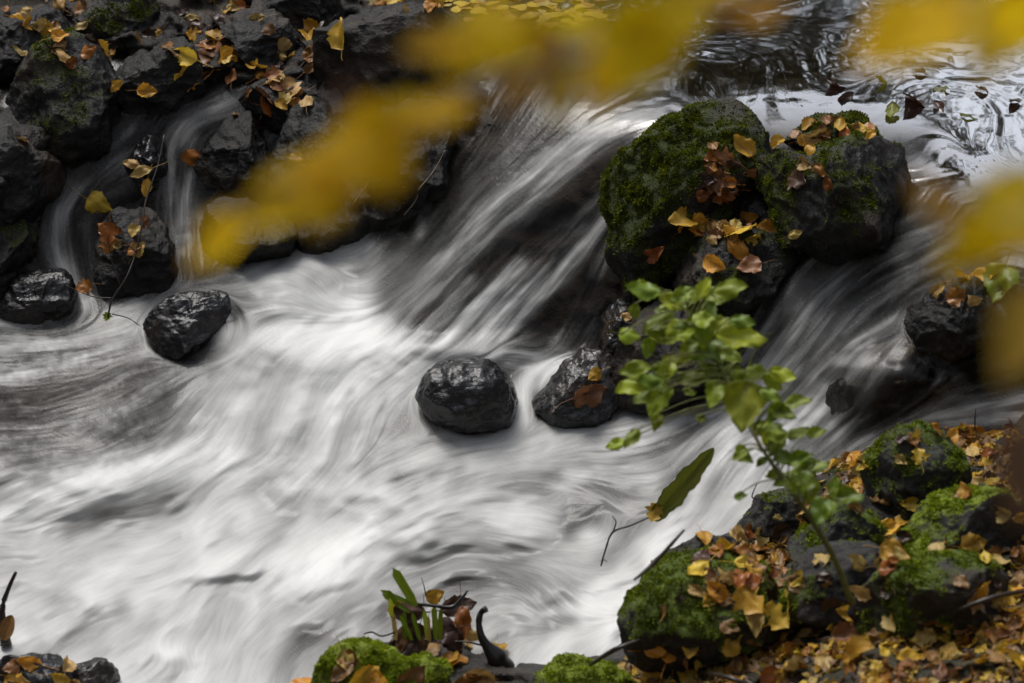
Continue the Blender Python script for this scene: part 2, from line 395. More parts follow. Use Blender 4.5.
# eddies on the pond
for ex, ey, er, es in ((745, 92, 55, 1.5), (880, 100, 40, -1.2), (985, 130, 45, 1.4), (820, 60, 40, 1.1), (930, 150, 30, -1.3), (560, 605, 60, .9), (330, 285, 45, .9), (590, 500, 40, .8)):
    g = np.exp(-(((PX-ex)/er)**2+((PY-ey)/(er*.6))**2)); ph += g*es*1.2
cu, su = np.cos(ph), np.sin(ph); fu, fv = fu*cu-fv*su, fu*su+fv*cu
for qx, qy, qa, qb in ((472, 400, 50, 40), (582, 392, 48, 36), (195, 328, 56, 42), (955, 322, 56, 38), (38, 300, 40, 30)):
    ax, ay = (PX-qx)/qa, (PY-qy)/qb; dd = np.hypot(ax, ay)+1e-6; hx, hy = ax/dd/qa, ay/dd/qb; hn = np.hypot(hx, hy); hx, hy = hx/hn, hy/hn
    vn_ = fu*hx+fv*hy; wgt = np.exp(-np.maximum(dd-.92, 0)**2/.05); fu, fv = fu-vn_*hx*wgt, fv-vn_*hy*wgt
hn = np.hypot(fu, fv)+1e-6; fu, fv = fu/hn, fv/hn
fu32 = fu.astype(np.float32); fv32 = fv.astype(np.float32)
n1 = RNG.random((H, W)).astype(np.float32); n4 = blur(RNG.random((H, W)), 2).astype(np.float32); n12 = blur(RNG.random((H, W)), 22).astype(np.float32)
L1 = lic(n1*.7+.9*blur(n1, 1).astype(np.float32), 22); L4 = lic(n4, 45, 1.3); L12 = lic(n12, 60, 1.8)
L30 = lic(fbm(np.stack([PX/34+PY/80, PY/24, PX*0+2], -1), 2, 91).astype(np.float32), 40, 2.0)
big = fbm(np.stack([PX/55+PY/120, PY/45, PX*0+2], -1), 3, 31)
mid = 4*np.clip(dn, 0, 1)*np.clip(1-dn, 0, 1)
wa = fbm(np.stack([PX/60, PY/50, PX*0+5], -1), 3, 61); wb = fbm(np.stack([PX/60, PY/50, PX*0+8], -1), 3, 62)
cloud = lic(fbm(np.stack([(PX+60*wa)/75+PY/120, (PY+50*wb)/40, PX*0+2], -1), 3, 63).astype(np.float32), 9, 1.6)
HAIR = lic(n1, 9)
bil = np.abs(fbm(np.stack([(PX+70*wb)/95+PY/160, (PY+60*wa)/55, PX*0+7], -1), 3, 71)); bil = lic(bil.astype(np.float32), 8, 1.5); bil = np.clip(bil, -1.6, 1.6)
L4 = blur(L4, 1)*(1-.75*quiet); L12 = L12*(1-.75*quiet)
bil = blur(bil, 3)
foam = dn+(.012+.072*mid)*L4*(1-.88*soft)+(.020+.042*mid)*L1*(1-.75*soft)+.020*(.4+mid)*HAIR+L12*(.014+.066*mid)*(1-.93*soft)+big*.10*dn+soft*(L30*.022+cloud*.015)+basinf*(bil*.060+cloud*.030)-basinf*.08+.10*(soft-basinf)
speck = fbm(np.stack([PX/5, PY/4, PX*0], -1), 3, 77); foam += quiet*speck*.30-quiet*.08
foam = np.clip(foam, 0, 1); foam = (foam*(1+.14*(1-soft)))**(2.15-1.0*soft)*np.clip(1+(big*.55-.1)*(PX < 300)*(PY < 300)*(1-soft), 0, 1.3); foam = np.clip(foam*(1-.9*pond)-.02*pond, 0, 1)
foam = .40*foam+.60*blur(foam, 5)+.010*HAIR*np.clip(foam*3, 0, 1)*(1-pond); foam = np.clip(foam, 0, 1)
zwat = zw(PX, PY)
bumps = 0
for qx, qy, qa, qb, qh in ((290, 290, 60, 26, .022), (300, 350, 80, 30, .020), (150, 478, 80, 30, .018), (60, 485, 70, 28, .012), (360, 500, 60, 26, .020), (240, 560, 70, 28, .020), (90, 590, 60, 26, .018), (440, 520, 60, 20, .016), (540, 590, 50, 26, .018), (620, 560, 50, 24, .016), (180, 640, 60, 24, .020), (85, 532, 60, 22, -.006), (160, 600, 44, 24, -.005), (275, 630, 38, 24, -.008), (310, 545, 30, 26, -.006), (440, 590, 60, 22, -.006), (560, 625, 30, 18, -.006), (540, 352, 50, 14, .010), (430, 358, 60, 14, .014), (500, 362, 40, 12, .010), (893, 378, 52, 40, .045)):
    bumps = bumps+qh*(.65 if qy > 340 and qh < .04 else 1)*np.exp(-((PX-qx+8*wa*3)/qa)**2-((PY-qy+8*wb*2)/qb)**2)
relief = .0013*(1-.9*soft)*L12*(.3+dn)+.00018*(1-.7*soft)*L4*(.4+dn)+.00006*L1+.005*big*dn+soft*.0015*L30+basinf*(.0022*cloud+.0028*bil)+.00005*HAIR+bumps
wq = fbm(np.stack([PX/80, PY/34, PX*0], -1), 3, 51); wr = fbm(np.stack([PX/60, PY/30, PX*0+9], -1), 3, 52)
swl = 1-2*np.abs(fbm(np.stack([(PX+150*wq)/150, (PY+50*wr+.10*PX)/27, PX*0+4], -1), 2, 53))
relief = relief*(1-pond)+pond*(.0009*fbm(np.stack([(PX+130*wq)/120, (PY+44*wr+.10*PX)/24, PX*0+4], -1), 2, 53)+.0008*wq+.00030*L12+.00003*L4)
fade = np.clip(1-np.abs(foam-foam), 0, 1)
WP = at_z(PX, PY, zwat+relief)
idx = np.arange(H*W).reshape(H, W)
def quads(ix): return np.stack([ix[:-1, :-1], ix[1:, :-1], ix[1:, 1:], ix[:-1, 1:]], -1).reshape(-1, 4)

k = NB('stream_water_surface')
f_ = k.attr('foam'); pd_ = k.attr('pond')
tr = k.n('ShaderNodeBsdfTransparent'); k.l(k.mix(pd_, (.60, .54, .46), (.20, .18, .14)), tr.inputs[0])
gl = k.n('ShaderNodeBsdfGlossy'); gl.inputs['Roughness'].default_value = .12; gl.inputs['Color'].default_value = (1, 1, 1, 1)
k.l(k.mix(pd_, (.22, .22, .22), (.05, .05, .05)), gl.inputs['Roughness'])
fr = k.n('ShaderNodeFresnel'); fr.inputs[0].default_value = 1.36
m1 = k.n('ShaderNodeMixShader'); k.l(k.math('MULTIPLY', fr.outputs[0], k.math('ADD', k.math('MULTIPLY', pd_, 5.8), .42)), m1.inputs[0]); k.l(tr.outputs[0], m1.inputs[1]); k.l(gl.outputs[0], m1.inputs[2])
k.b.inputs['Base Color'].default_value = (.80, .805, .79, 1); k.b.inputs['Roughness'].default_value = .55; k.b.inputs['Specular IOR Level'].default_value = .3
tl = k.n('ShaderNodeBsdfTranslucent'); tl.inputs[0].default_value = (.8, .81, .8, 1)
m0 = k.n('ShaderNodeMixShader'); m0.inputs[0].default_value = .18; k.l(k.b.outputs[0], m0.inputs[1]); k.l(tl.outputs[0], m0.inputs[2])
m2 = k.n('ShaderNodeMixShader'); k.l(f_, m2.inputs[0]); k.l(m1.outputs[0], m2.inputs[1]); k.l(m0.outputs[0], m2.inputs[2]); k.l(m2.outputs[0], k.out.inputs[0])
M_WATER = k.m
me = mesh_np('stream_water', WP.reshape(-1, 3), quads(idx), M_WATER, True, {'foam': foam, 'pond': pond})
tag(link('stream_water', me), 'white silky water rushing down the rock steps from the pond', 'water', kind='structure')

# the bed and its banks
bx = np.arange(-250, 1275, 3.0); by = np.arange(-170, 890, 3.0); BX, BY = np.meshgrid(bx, by)
zb = zb0(BX, BY); off = samp(OFF, BX, BY); P0 = at_z(BX, BY, zb)
amp = np.where(off > 0, .030, .014); zb = zb+amp*ridged(P0*7, 4, 3)+.006*fbm(P0*40, 3, 8)
BP = at_z(BX, BY, zb); bi = np.arange(BX.size).reshape(BX.shape)
bank = np.clip((off+.0)/.05, 0, 1)*np.clip((BY-420)/40, 0, 1)
me = mesh_np('streambed', BP.reshape(-1, 3), quads(bi), M_BED, True, {'moss': bank*.25})
BED = link('streambed', me); tag(BED, 'dark wet rocky streambed and banks', 'ground', kind='structure')

# ------------------------------------------------------------------ rocks
_ico = {}
def ico(n):
    if n in _ico: return _ico[n]
    import bmesh
    bm = bmesh.new(); bmesh.ops.create_icosphere(bm, subdivisions=n, radius=1)
    v = np.array([q.co[:] for q in bm.verts]); f = np.array([[q.index for q in p.verts] for p in bm.faces]); bm.free()
    _ico[n] = (v/np.linalg.norm(v, axis=1)[:, None], f); return _ico[n]
OBST_V, OBST_F, OBST_N = [], [], [0]
ROCKS = {}
def rock(key, name, poly, label, mat, moss=0.0, thick=.9, seed=0, sub=6, mossmat=None, mossdir=(0, -.2, 1), lift=0, cuts=9, dof=None, group=None, mossn=1.0, rough=1.0, back=.22):
    P = np.array(poly, float); P = P.mean(0)+(P-P.mean(0))*1.07; cx, cy = (P.min(0)+P.max(0))/2; ymax = P[:, 1].max()
    cen = P.mean(0)*.5+np.array([cx, cy])*.5; cx, cy = cen
    ang = np.arctan2(-(P[:, 1]-cy), P[:, 0]-cx); rad = np.hypot(P[:, 0]-cx, P[:, 1]-cy)
    o = np.argsort(ang); ang, rad = ang[o], rad[o]
    tt = np.linspace(-math.pi, math.pi, 181); rr = np.interp(tt, np.concatenate([ang-2*math.pi, ang, ang+2*math.pi]), np.tile(rad, 3))
    for _ in range(3): rr = (rr+np.roll(rr, 1)+np.roll(rr, -1))/3
    base = at_z(cx, ymax-2, ztop(cx, ymax-2)); D0 = float((base-CAM)@FV); px2m = D0/F0
    mr = rad.mean()*px2m; T = mr*thick*2
    D = D0+back*T+lift; px2m = D/F0
    v, f = ico(sub); phi = np.arctan2(v[:, 1], v[:, 0]); rho = np.hypot(v[:, 0], v[:, 1])
    R = np.interp(phi, tt, rr)*px2m
    rho2 = np.sin(np.minimum(np.arcsin(np.clip(rho, 0, 1))*1.0, math.pi/2))**.85
    p = np.stack([R*rho2*np.cos(phi), R*rho2*np.sin(phi), np.sign(v[:, 2])*np.abs(v[:, 2])**.85*T/2], -1)   # right, up, forward
    rs = np.random.default_rng(seed+100)
    sc = np.array([mr, mr, T/2])
    for c in range(cuts):
        n = rs.normal(size=3); n[2] = -abs(n[2])-.25 if c % 3 else n[2]; n /= np.linalg.norm(n)
        q = p/sc; h = np.quantile(q@n, .80+.12*rs.random()); e = np.maximum(0, q@n-h); p = p-(e[:, None]*n*.88)*sc
    C = at_d(cx, cy, D)
    wpos = C+p[:, :1]*RV+p[:, 1:2]*UV+p[:, 2:]*FV
    nn = wpos-C; nn /= np.linalg.norm(nn, axis=1)[:, None]+1e-9
    s0 = seed*3.1
    d = mr*.10*fbm(wpos/mr*1.3+s0, 3, seed)*rough+mr*.075*ridged(wpos/mr*3+s0, 4, seed+3)*rough+.006*fbm(wpos*38, 4, seed+7)*rough
    wpos = wpos+nn*d[:, None]
    # normals
    a, b, c_ = wpos[f[:, 0]], wpos[f[:, 1]], wpos[f[:, 2]]; fn = np.cross(b-a, c_-a); vn = np.zeros_like(wpos)
    for q in range(3): np.add.at(vn, f[:, q], fn)
    if (vn*nn).sum() < 0: f = f[:, ::-1]; vn = -vn
    vn /= np.linalg.norm(vn, axis=1)[:, None]+1e-12
    mask = np.zeros(len(wpos))
    if moss > 0:
        md = np.array(mossdir, float); md /= np.linalg.norm(md)
        mask = np.clip(((vn@md)*.75+fbm(wpos*14+s0, 4, seed+20)*.75-(.75-moss))*3.0, 0, 1)
    me = mesh_np(name, wpos-C, f, mat, True, {'moss': mask*.85})
    ob = link(name, me, loc=C); tag(ob, label, 'rock', group)
    OBST_V.append(wpos); OBST_F.append(f+OBST_N[0]); OBST_N[0] += len(wpos)
    if moss > 0:
        farea = np.linalg.norm(fn, axis=1)/2; fm = mask[f].mean(1); fvn = vn[f].mean(1)
        vis = (fvn@(-FV)) > -.35; wgt = farea*fm*vis
        N = int(min(16000, wgt.sum()*130000*mossn))
        if N > 30:
            fi = rs.choice(len(f), N, p=wgt/wgt.sum()); r1, r2 = rs.random(N), rs.random(N); m = r1+r2 > 1; r1[m] = 1-r1[m]; r2[m] = 1-r2[m]
            A, B, Cc = wpos[f[fi, 0]], wpos[f[fi, 1]], wpos[f[fi, 2]]; pos = A+(B-A)*r1[:, None]+(Cc-A)*r2[:, None]; nv = fvn[fi]
            cl = np.clip(fbm(pos*60, 2, 5)+.55, .15, 1.2)
            VV, FF, TP = [], [], []
            for q in range(2):
                dirv = nv+rs.normal(size=(N, 3))*.55; dirv /= np.linalg.norm(dirv, axis=1)[:, None]
                side = np.cross(dirv, rs.normal(size=(N, 3))); side /= np.linalg.norm(side, axis=1)[:, None]+1e-9
                ln = (.0035+.006*rs.random(N))*cl; wd = .0011+.0012*rs.random(N)
                b0 = pos-nv*.001; mid = b0+dirv*(ln*.6)[:, None]; tip = b0+dirv*ln[:, None]
                vv = np.stack([b0, mid+side*wd[:, None], tip, mid-side*wd[:, None]], 1).reshape(-1, 3)
                VV.append(vv); FF.append(np.arange(N*4).reshape(-1, 4)+q*N*4); TP.append(np.tile([0, .7, 1, .7], N))
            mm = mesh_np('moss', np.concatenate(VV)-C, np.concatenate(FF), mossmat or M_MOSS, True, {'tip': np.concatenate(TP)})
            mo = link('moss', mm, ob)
    ROCKS[key] = ob
    return ob
R = rock
# upper left pile
R('L9','boulder',[(-30,45),(-15,15),(25,5),(62,18),(68,40),(50,62),(10,80),(-30,75)],'angular dark rock in the top left corner with fallen leaves behind it',M_ROCK,seed=1)
R('L8','boulder',[(78,12),(100,-15),(150,-12),(180,12),(178,38),(150,48),(110,44),(86,34)],'smooth dark rock at the top edge beside a pale green leaf',M_ROCK,.25,seed=2)
R('L5','boulder',[(222,45),(232,18),(258,8),(288,26),(300,58),(280,84),(240,84),(224,70)],'grey rock below the top edge between the yellow leaf pair and the pointed rock',M_ROCK,seed=3)
R('L11','boulder',[(255,5),(285,-20),(335,-20),(362,2),(345,26),(310,36),(275,28)],'dark rock cut by the top edge left of the large grey boulder',M_ROCK,seed=4)
R('L4','boulder',[(300,82),(306,48),(332,22),(378,10),(428,12),(448,36),(480,62),(500,90),(470,110),(400,112),(340,112),(306,104)],'largest grey boulder at the top with one round yellow leaf on its left end',M_ROCK,seed=5,thick=.8)
R('L4b','boulder',[(270,150),(285,118),(318,105),(360,112),(372,150),(350,190),(310,205),(280,190)],'black rock in deep shade under the large grey boulder',M_ROCK,seed=35,thick=.8)
R('L4c','boulder',[(360,130),(390,110),(440,112),(470,135),(455,175),(420,215),(380,225),(355,190)],'shaded wet rock between the long yellow leaf and the left fall',M_ROCK,seed=36,thick=.7)
R('L2','boulder',[(122,85),(130,55),(160,38),(188,46),(202,75),(200,108),(180,126),(148,130),(128,115)],'flat grey rock with a single yellow leaf on its face',M_ROCK,seed=6,cuts=6)
R('L1','boulder',[(8,125),(18,85),(42,50),(68,38),(96,52),(112,78),(132,112),(128,165),(95,190),(50,182),(20,160)],'large hump backed boulder with a thin mossy crest and black hollow front',M_ROCK,.28,seed=7,mossdir=(-.3,0,1),mossn=.5)
R('L10','boulder',[(238,100),(252,78),(282,68),(312,80),(322,112),(305,140),(270,132),(245,122)],'lumpy rock capped with brown leaves right of the small rill',M_ROCK,seed=8)
R('L3','boulder',[(198,165),(210,125),(240,104),(272,112),(290,145),(288,188),(262,206),(222,204),(202,190)],'rounded grey rock right of the thin double waterfall',M_ROCK,seed=9,cuts=12)
R('L6','boulder',[(-35,155),(0,135),(36,140),(56,168),(52,205),(20,232),(-35,230)],'dark rounded rock cut by the left edge above a smaller one',M_ROCK,seed=10)
R('L7','boulder',[(-35,222),(4,208),(28,232),(30,265),(6,292),(-35,292)],'smaller black rock at the left edge with a mossy cap',M_ROCK,.2,seed=11,mossn=.4)
R('L12','boulder',[(-10,312),(8,285),(38,268),(64,275),(72,300),(52,322),(20,328)],'low wet rock at the foot of the left rill',M_WET,seed=12)
R('L13','boulder',[(100,262),(108,225),(132,205),(158,212),(172,245),(168,285),(138,302),(108,295)],'black wet rock behind the thin bare twig',M_ROCK,seed=13)
R('L14','boulder',[(122,160),(135,140),(158,142),(168,165),(160,195),(138,205),(122,190)],'small dark rock between the two thin rills',M_WET,seed=14)
R('L15','boulder',[(195,225),(215,205),(260,208),(290,225),(285,262),(240,275),(205,265)],'dark ledge rock under the rounded grey rock',M_ROCK,seed=15)
# stream stones
R('R7','wet_stone',[(146,326),(160,308),(192,298),(224,296),(236,310),(226,326),(208,334),(200,350),(190,368),(172,358),(154,342)],'shiny black stone splitting the foam left of centre',M_WET,seed=16,thick=.9,cuts=6,back=.34)
R('R5','wet_stone',[(420,396),(428,374),(448,364),(470,361),(492,366),(508,384),(514,404),(508,424),(482,434),(450,428),(428,414)],'round wet black stone alone in the middle of the stream',M_WET,seed=17,cuts=0,rough=.75,thick=1.0,back=.24)
R('R6','wet_stone',[(536,404),(540,380),(562,360),(594,354),(618,362),(626,392),(614,414),(580,424),(548,422)],'dark stone with a brown and yellow leaf stuck on its right side',M_WET,seed=18,cuts=8,rough=.8,back=.22)
R('R4','boulder',[(612,362),(622,330),(646,306),(690,300),(728,306),(742,345),(736,390),(700,408),(650,408),(618,398)],'dark boulder hidden behind the green sapling leaves',M_ROCK,seed=19,back=.1)
R('R1','boulder',[(605,222),(614,180),(624,148),(642,124),(672,112),(710,108),(745,112),(758,132),(766,165),(766,205),(752,250),(746,290),(705,305),(660,292),(634,272),(612,246)],'biggest boulder mid stream with its left face covered in dark green moss',M_ROCK,.52,seed=20,thick=.75,mossdir=(-.35,-.45,.75),sub=6,cuts=8,back=.1,mossn=1.3)
R('R2','boulder',[(736,196),(738,172),(764,158),(806,162),(832,146),(868,140),(902,150),(914,184),(922,216),(914,238),(868,246),(806,242),(764,232),(742,218)],'broad boulder in mid stream with a small moss patch on its left shoulder',M_ROCK,.46,seed=21,thick=.8,mossdir=(-.6,-.1,.9),cuts=5,back=.1,lift=-.06)
R('R2b','boulder',[(785,138),(800,122),(835,118),(868,124),(880,140),(850,150),(805,150)],'low leaf capped rock behind the broad mid stream boulder',M_ROCK,.3,seed=37,back=.0)
R('R3','boulder',[(655,258),(668,240),(700,232),(740,234),(776,238),(796,252),(780,280),(752,302),(712,318),(676,316),(658,292)],'small rock carrying orange leaves at the foot of the mossy boulder',M_ROCK,.1,seed=22,lift=-.05,back=.05)
R('R8','boulder',[(904,330),(916,308),(944,290),(985,286),(1012,296),(1022,325),(1000,352),(956,362),(918,352)],'dark rock at the right under a clump of leaves',M_ROCK,.0,seed=23,back=.1)
R('R9','wet_stone',[(828,400),(845,366),(882,342),(925,342),(955,366),(952,396),(912,420),(868,428),(836,424)],'dark stone under a thin veil of water on the right',M_WET,seed=24,thick=.8,back=.56,cuts=0,rough=.7)
R('R10','boulder',[(600,350),(600,320),(618,300),(640,300),(650,330),(640,370),(615,378)],'narrow wet rock left of the green sapling beside the fall',M_WET,seed=25,back=.2)
# near bank
R('B1','boulder',[(862,492),(868,458),(892,436),(924,428),(954,450),(970,488),(955,520),(905,526),(872,516)],'dark boulder with moss crest highest on the near right bank',M_BANKROCK,.42,seed=26,mossdir=(-.4,-.1,1),mossmat=M_MOSSM)
R('B2','boulder',[(788,550),(798,522),(838,508),(880,508),(902,526),(898,558),(864,578),(812,578)],'black hollow rock rimmed with bright moss along its top',M_BANKROCK,.34,seed=27,mossdir=(0,.2,1),mossmat=M_MOSSM)
R('B3','boulder',[(904,545),(922,514),(966,492),(1004,500),(1036,530),(1016,566),(950,574)],'rock at the right edge with a yellow green moss cap',M_LIMEROCK,.36,seed=28,mossmat=M_MOSSB,mossdir=(-.3,.2,1))
R('B4','boulder',[(788,604),(798,572),(836,548),(878,550),(898,580),(884,616),(842,632),(800,630)],'grey rock with a mossy left side in the middle of the near bank',M_BANKROCK,.30,seed=29,mossdir=(-.9,-.2,.5),mossmat=M_MOSSM)
R('B5','boulder',[(852,616),(876,584),(926,562),(982,560),(1018,590),(1014,626),(944,642),(872,640)],'widest bank rock covered in a green moss cushion with a yellow leaf behind it',M_BANKROCK,.50,seed=30,mossdir=(-.3,-.3,1),mossmat=M_MOSSM)
R('B6','boulder',[(628,622),(648,584),(690,560),(742,562),(782,590),(798,636),(772,668),(700,674),(642,656)],'mossy boulder scattered with yellow leaves next to the rushing water',M_BANKROCK,.46,seed=31,mossdir=(-.1,-.2,1),mossmat=M_MOSSM)
R('B7','boulder',[(650,578),(660,556),(700,538),(736,548),(728,580),(682,590)],'small bare brownish rock at the water edge behind the leafy mossy boulder',M_BANKROCK,.1,seed=32)
R('B11','boulder',[(735,534),(752,508),(792,488),(822,498),(812,526),(770,542)],'low mossy rock where the bank meets the stream below the sapling',M_BANKROCK,.38,seed=33,mossmat=M_MOSSM)
R('B8','boulder',[(262,710),(282,676),(330,662),(400,664),(452,674),(484,704),(440,760),(300,760)],'bright lime green moss cushion at the bottom edge below the grass tuft',M_LIMEROCK,.75,seed=34,mossmat=M_MOSSB,thick=.6,mossn=1.3)
R('B12','boulder',[(520,690),(545,672),(590,668),(625,678),(640,710),(530,715)],'low mossy stone at the bottom edge right of the black stub',M_LIMEROCK,.6,seed=38,mossmat=M_MOSSB,thick=.6)
R('B9','wet_stone',[(-5,672),(14,656),(45,655),(66,668),(70,690),(20,700)],'wet grey stone in the bottom left corner',M_WET,seed=39,sub=5)
R('B10','wet_stone',[(66,678),(85,664),(112,668),(122,684),(100,700),(70,700)],'small wet pebble beside the bottom left stone',M_WET,seed=40,sub=5)

# obstacles for laying things down
bed_v = BP.reshape(-1, 3); bf = quads(bi)
allv = [Vector(v) for v in np.concatenate(OBST_V+[bed_v]).tolist()]
allf = np.concatenate(OBST_F).tolist()+(bf+OBST_N[0]).tolist()
BVH = BVHTree.FromPolygons(allv, allf); NROCKF = sum(len(q) for q in OBST_F)
wsub = slice(None, None, 4)
wi = WP[wsub, wsub]; ii = np.arange(wi.shape[0]*wi.shape[1]).reshape(wi.shape[:2])
BVHW = BVHTree.FromPolygons([Vector(v) for v in wi.reshape(-1, 3).tolist()], quads(ii).tolist())
def drop(px, py, water=True):
    r = V(rays(px, py)).normalized(); c = V(CAM)
    best = BVH.ray_cast(c, r); on = 'solid'
    if water:
        h = BVHW.ray_cast(c, r)
        if h[0] is not None and (best[0] is None or h[3] < best[3]): best = h; on = 'water'
    if best[0] is None: return None
    n = best[1]
    if n.z < 0: n = -n
    return best[0], n, on

# ------------------------------------------------------------------ leaves
def leaf_mat(name, c1, c2, vein, trans=.3, rough=.45, spot=(.07, .03, .012), spots=.5):
    k = NB(name); oi = k.n('ShaderNodeObjectInfo').outputs['Random']
    u, v = k.attr('lu'), k.attr('lv')
    cb = k.n('ShaderNodeCombineXYZ'); k.l(u, cb.inputs[0]); k.l(v, cb.inputs[1]); k.l(k.math('MULTIPLY', oi, 31.0), cb.inputs[2])
    n = k.noise(3.2, 5, .65, cb.outputs[0]); n2 = k.noise(11, 4, .6, cb.outputs[0])
    col = k.mix(k.ramp(n, [(.35, (0, 0, 0)), (.65, (1, 1, 1))]), c1, c2)
    col = k.mix(k.math('MULTIPLY', k.ramp(n2, [(.56, (0, 0, 0)), (.70, (1, 1, 1))]), spots), col, spot)
    av = k.math('ABSOLUTE', v)
    edge = k.ramp(av, [(.72, (0, 0, 0)), (1.0, (1, 1, 1))]); col = k.mix(k.math('MULTIPLY', edge, spots*.55), col, spot)
    mid = k.math('LESS_THAN', av, .05)
    sv = k.math('LESS_THAN', k.math('ABSOLUTE', k.math('SUBTRACT', k.math('FRACT', k.math('MULTIPLY', k.math('SUBTRACT', u, k.math('MULTIPLY', av, .35)), 6.5)), .5)), .06)
    vn = k.math('MAXIMUM', mid, sv); col = k.mix(k.math('MULTIPLY', vn, .4), col, vein)
    hv = k.n('ShaderNodeHueSaturation'); k.l(col, hv.inputs['Color']); k.l(k.math('ADD', k.math('MULTIPLY', oi, .55), .65), hv.inputs['Value']); k.l(k.math('ADD', k.math('MULTIPLY', k.math('FRACT', k.math('MULTIPLY', oi, 7.3)), .03), .485), hv.inputs['Hue'])
    col = hv.outputs[0]
    k.l(col, k.b.inputs['Base Color']); k.b.inputs['Roughness'].default_value = rough; k.b.inputs['Specular IOR Level'].default_value = .4
    k.bump(k.math('ADD', vn, n2), .4, .001)
    t = k.n('ShaderNodeBsdfTranslucent'); k.l(col, t.inputs[0]); mx = k.n('ShaderNodeMixShader'); mx.inputs[0].default_value = trans
    k.l(k.b.outputs[0], mx.inputs[1]); k.l(t.outputs[0], mx.inputs[2]); k.l(mx.outputs[0], k.out.inputs[0]); return k.m
LM = {
 'yellow': leaf_mat('yellow_leaf', (.62, .36, .03), (.70, .46, .06), (.5, .3, .05)),
 'orange': leaf_mat('orange_leaf', (.55, .25, .02), (.64, .36, .04), (.35, .14, .03)),
 'brown': leaf_mat('brown_leaf', (.16, .075, .025), (.28, .14, .045), (.10, .045, .02), .15, .4),
 'tan': leaf_mat('tan_leaf', (.40, .26, .07), (.52, .35, .11), (.25, .14, .07), .2, .5),
 'rust': leaf_mat('rust_leaf', (.24, .08, .015), (.34, .13, .02), (.16, .05, .02), .15, .35),
 'purple': leaf_mat('dark_leaf', (.035, .018, .012), (.07, .032, .02), (.05, .03, .02), .1, .3),
 'green': leaf_mat('green_leaf', (.12, .18, .008), (.20, .27, .012), (.2, .28, .05), .35, .4, (.10, .12, .01), .3),
 'lime': leaf_mat('lime_leaf', (.28, .36, .015), (.36, .42, .02), (.3, .36, .08), .4, .4, (.2, .2, .01), .3),
 'blade': leaf_mat('olive_leaf', (.10, .12, .012), (.17, .17, .02), (.1, .1, .02), .3, .4, (.05, .035, .008), .8),
}
def leaf_arr(kind, rs, curl=1.0):
    """unit leaf, length 1 along +y from the stalk, face +z"""
    nu, nv_ = 13, 9; u = np.linspace(0, 1, nu)[:, None]; v = np.linspace(-1, 1, nv_)[None]
    if kind == 'round': hw = .50*np.sin(math.pi*np.clip(u, 0, 1)**.72)**.62*(1-.25*u**3)
    elif kind == 'heart': hw = .46*np.sin(math.pi*u**.58)**.8*(1-.2*u**2)
    elif kind == 'oval': hw = .30*np.sin(math.pi*u**.85)**.8
    elif kind == 'lobed': hw = .44*np.sin(math.pi*u**.7)**.7*(1+.30*np.sin(u*19+.5))
    else: hw = .14*np.sin(math.pi*u**.8)**.6
    hw = np.maximum(hw, .004)*(1+.09*np.sin(u*47+rs.random()*6))
    a, b, c, d = rs.uniform(-.6, 1.3)*curl, rs.uniform(-.5, .9)*curl, rs.uniform(-.5, .5)*curl, rs.uniform(0, 6)
    X = hw*v*(1-.12*abs(a)*np.abs(v)); Y = u-.06*np.abs(v)*(u < .15)*(kind in ('heart', 'round'))+.0*v
    Z = a*.9*X*X+b*.45*(u-.4)**2+c*X*(u-.5)+.035*curl*np.sin(9*u+d+3*v)*np.abs(v)+.05*curl*vnoise(np.stack([3.2*(u+0*v), 3.0*(v*hw*2), 0*u+0*v+d*5], -1))+.02*curl*vnoise(np.stack([8*(u+0*v), 8*(v*hw*2), 0*u+0*v+d], -1))+.02*np.abs(v)
    p = np.stack([X+0*u, Y+0*v, Z+0*u], -1).reshape(-1, 3)
    f = quads(np.arange(nu*nv_).reshape(nu, nv_))
    LU = (u+0*v).ravel(); LV = (v+0*u).ravel()
    # stalk
    n0 = len(p); L = rs.uniform(.4, .8); bend = rs.uniform(-.25, .25); sp, sf = [], []
    for i in range(5):
        t = i/4; cx, cy, cz = bend*t*t, -L*t, -.12*t*rs.uniform(-1, 1)
        for q in range(3):
            g = q*2.094; sp.append((cx+.012*math.cos(g), cy, cz+.012*math.sin(g)))
    for i in range(4):
        for q in range(3): sf.append((n0+i*3+q, n0+i*3+(q+1) % 3, n0+i*3+3+(q+1) % 3, n0+i*3+3+q))
    return np.concatenate([p, sp]), np.concatenate([f, sf]), np.concatenate([LU, np.zeros(15)]), np.concatenate([LV, np.zeros(15)])
LSH = {}
_rs = np.random.default_rng(5)
for kd in ('round', 'heart', 'oval', 'lobed', 'long'):
    LSH[kd] = [leaf_arr(kd, _rs, 1.65) for _ in range(5)]
_lm = {}
def leaf_mesh(kind, i, colour):
    key = (kind, i, colour)
    if key not in _lm:
        p, f, lu, lv = LSH[kind][i]; _lm[key] = mesh_np('leaf', p, f, LM[colour], True, {'lu': lu, 'lv': lv})
    return _lm[key]
def leaf_frame(n, spin, tilt=0.0):
    n = n.normalized(); a = Vector((math.cos(spin), math.sin(spin), 0)); y = (a-n*a.dot(n)).normalized(); x = y.cross(n)
    m = Matrix((x, y, n)).transposed()
    return m @ Matrix.Rotation(tilt, 3, 'X')
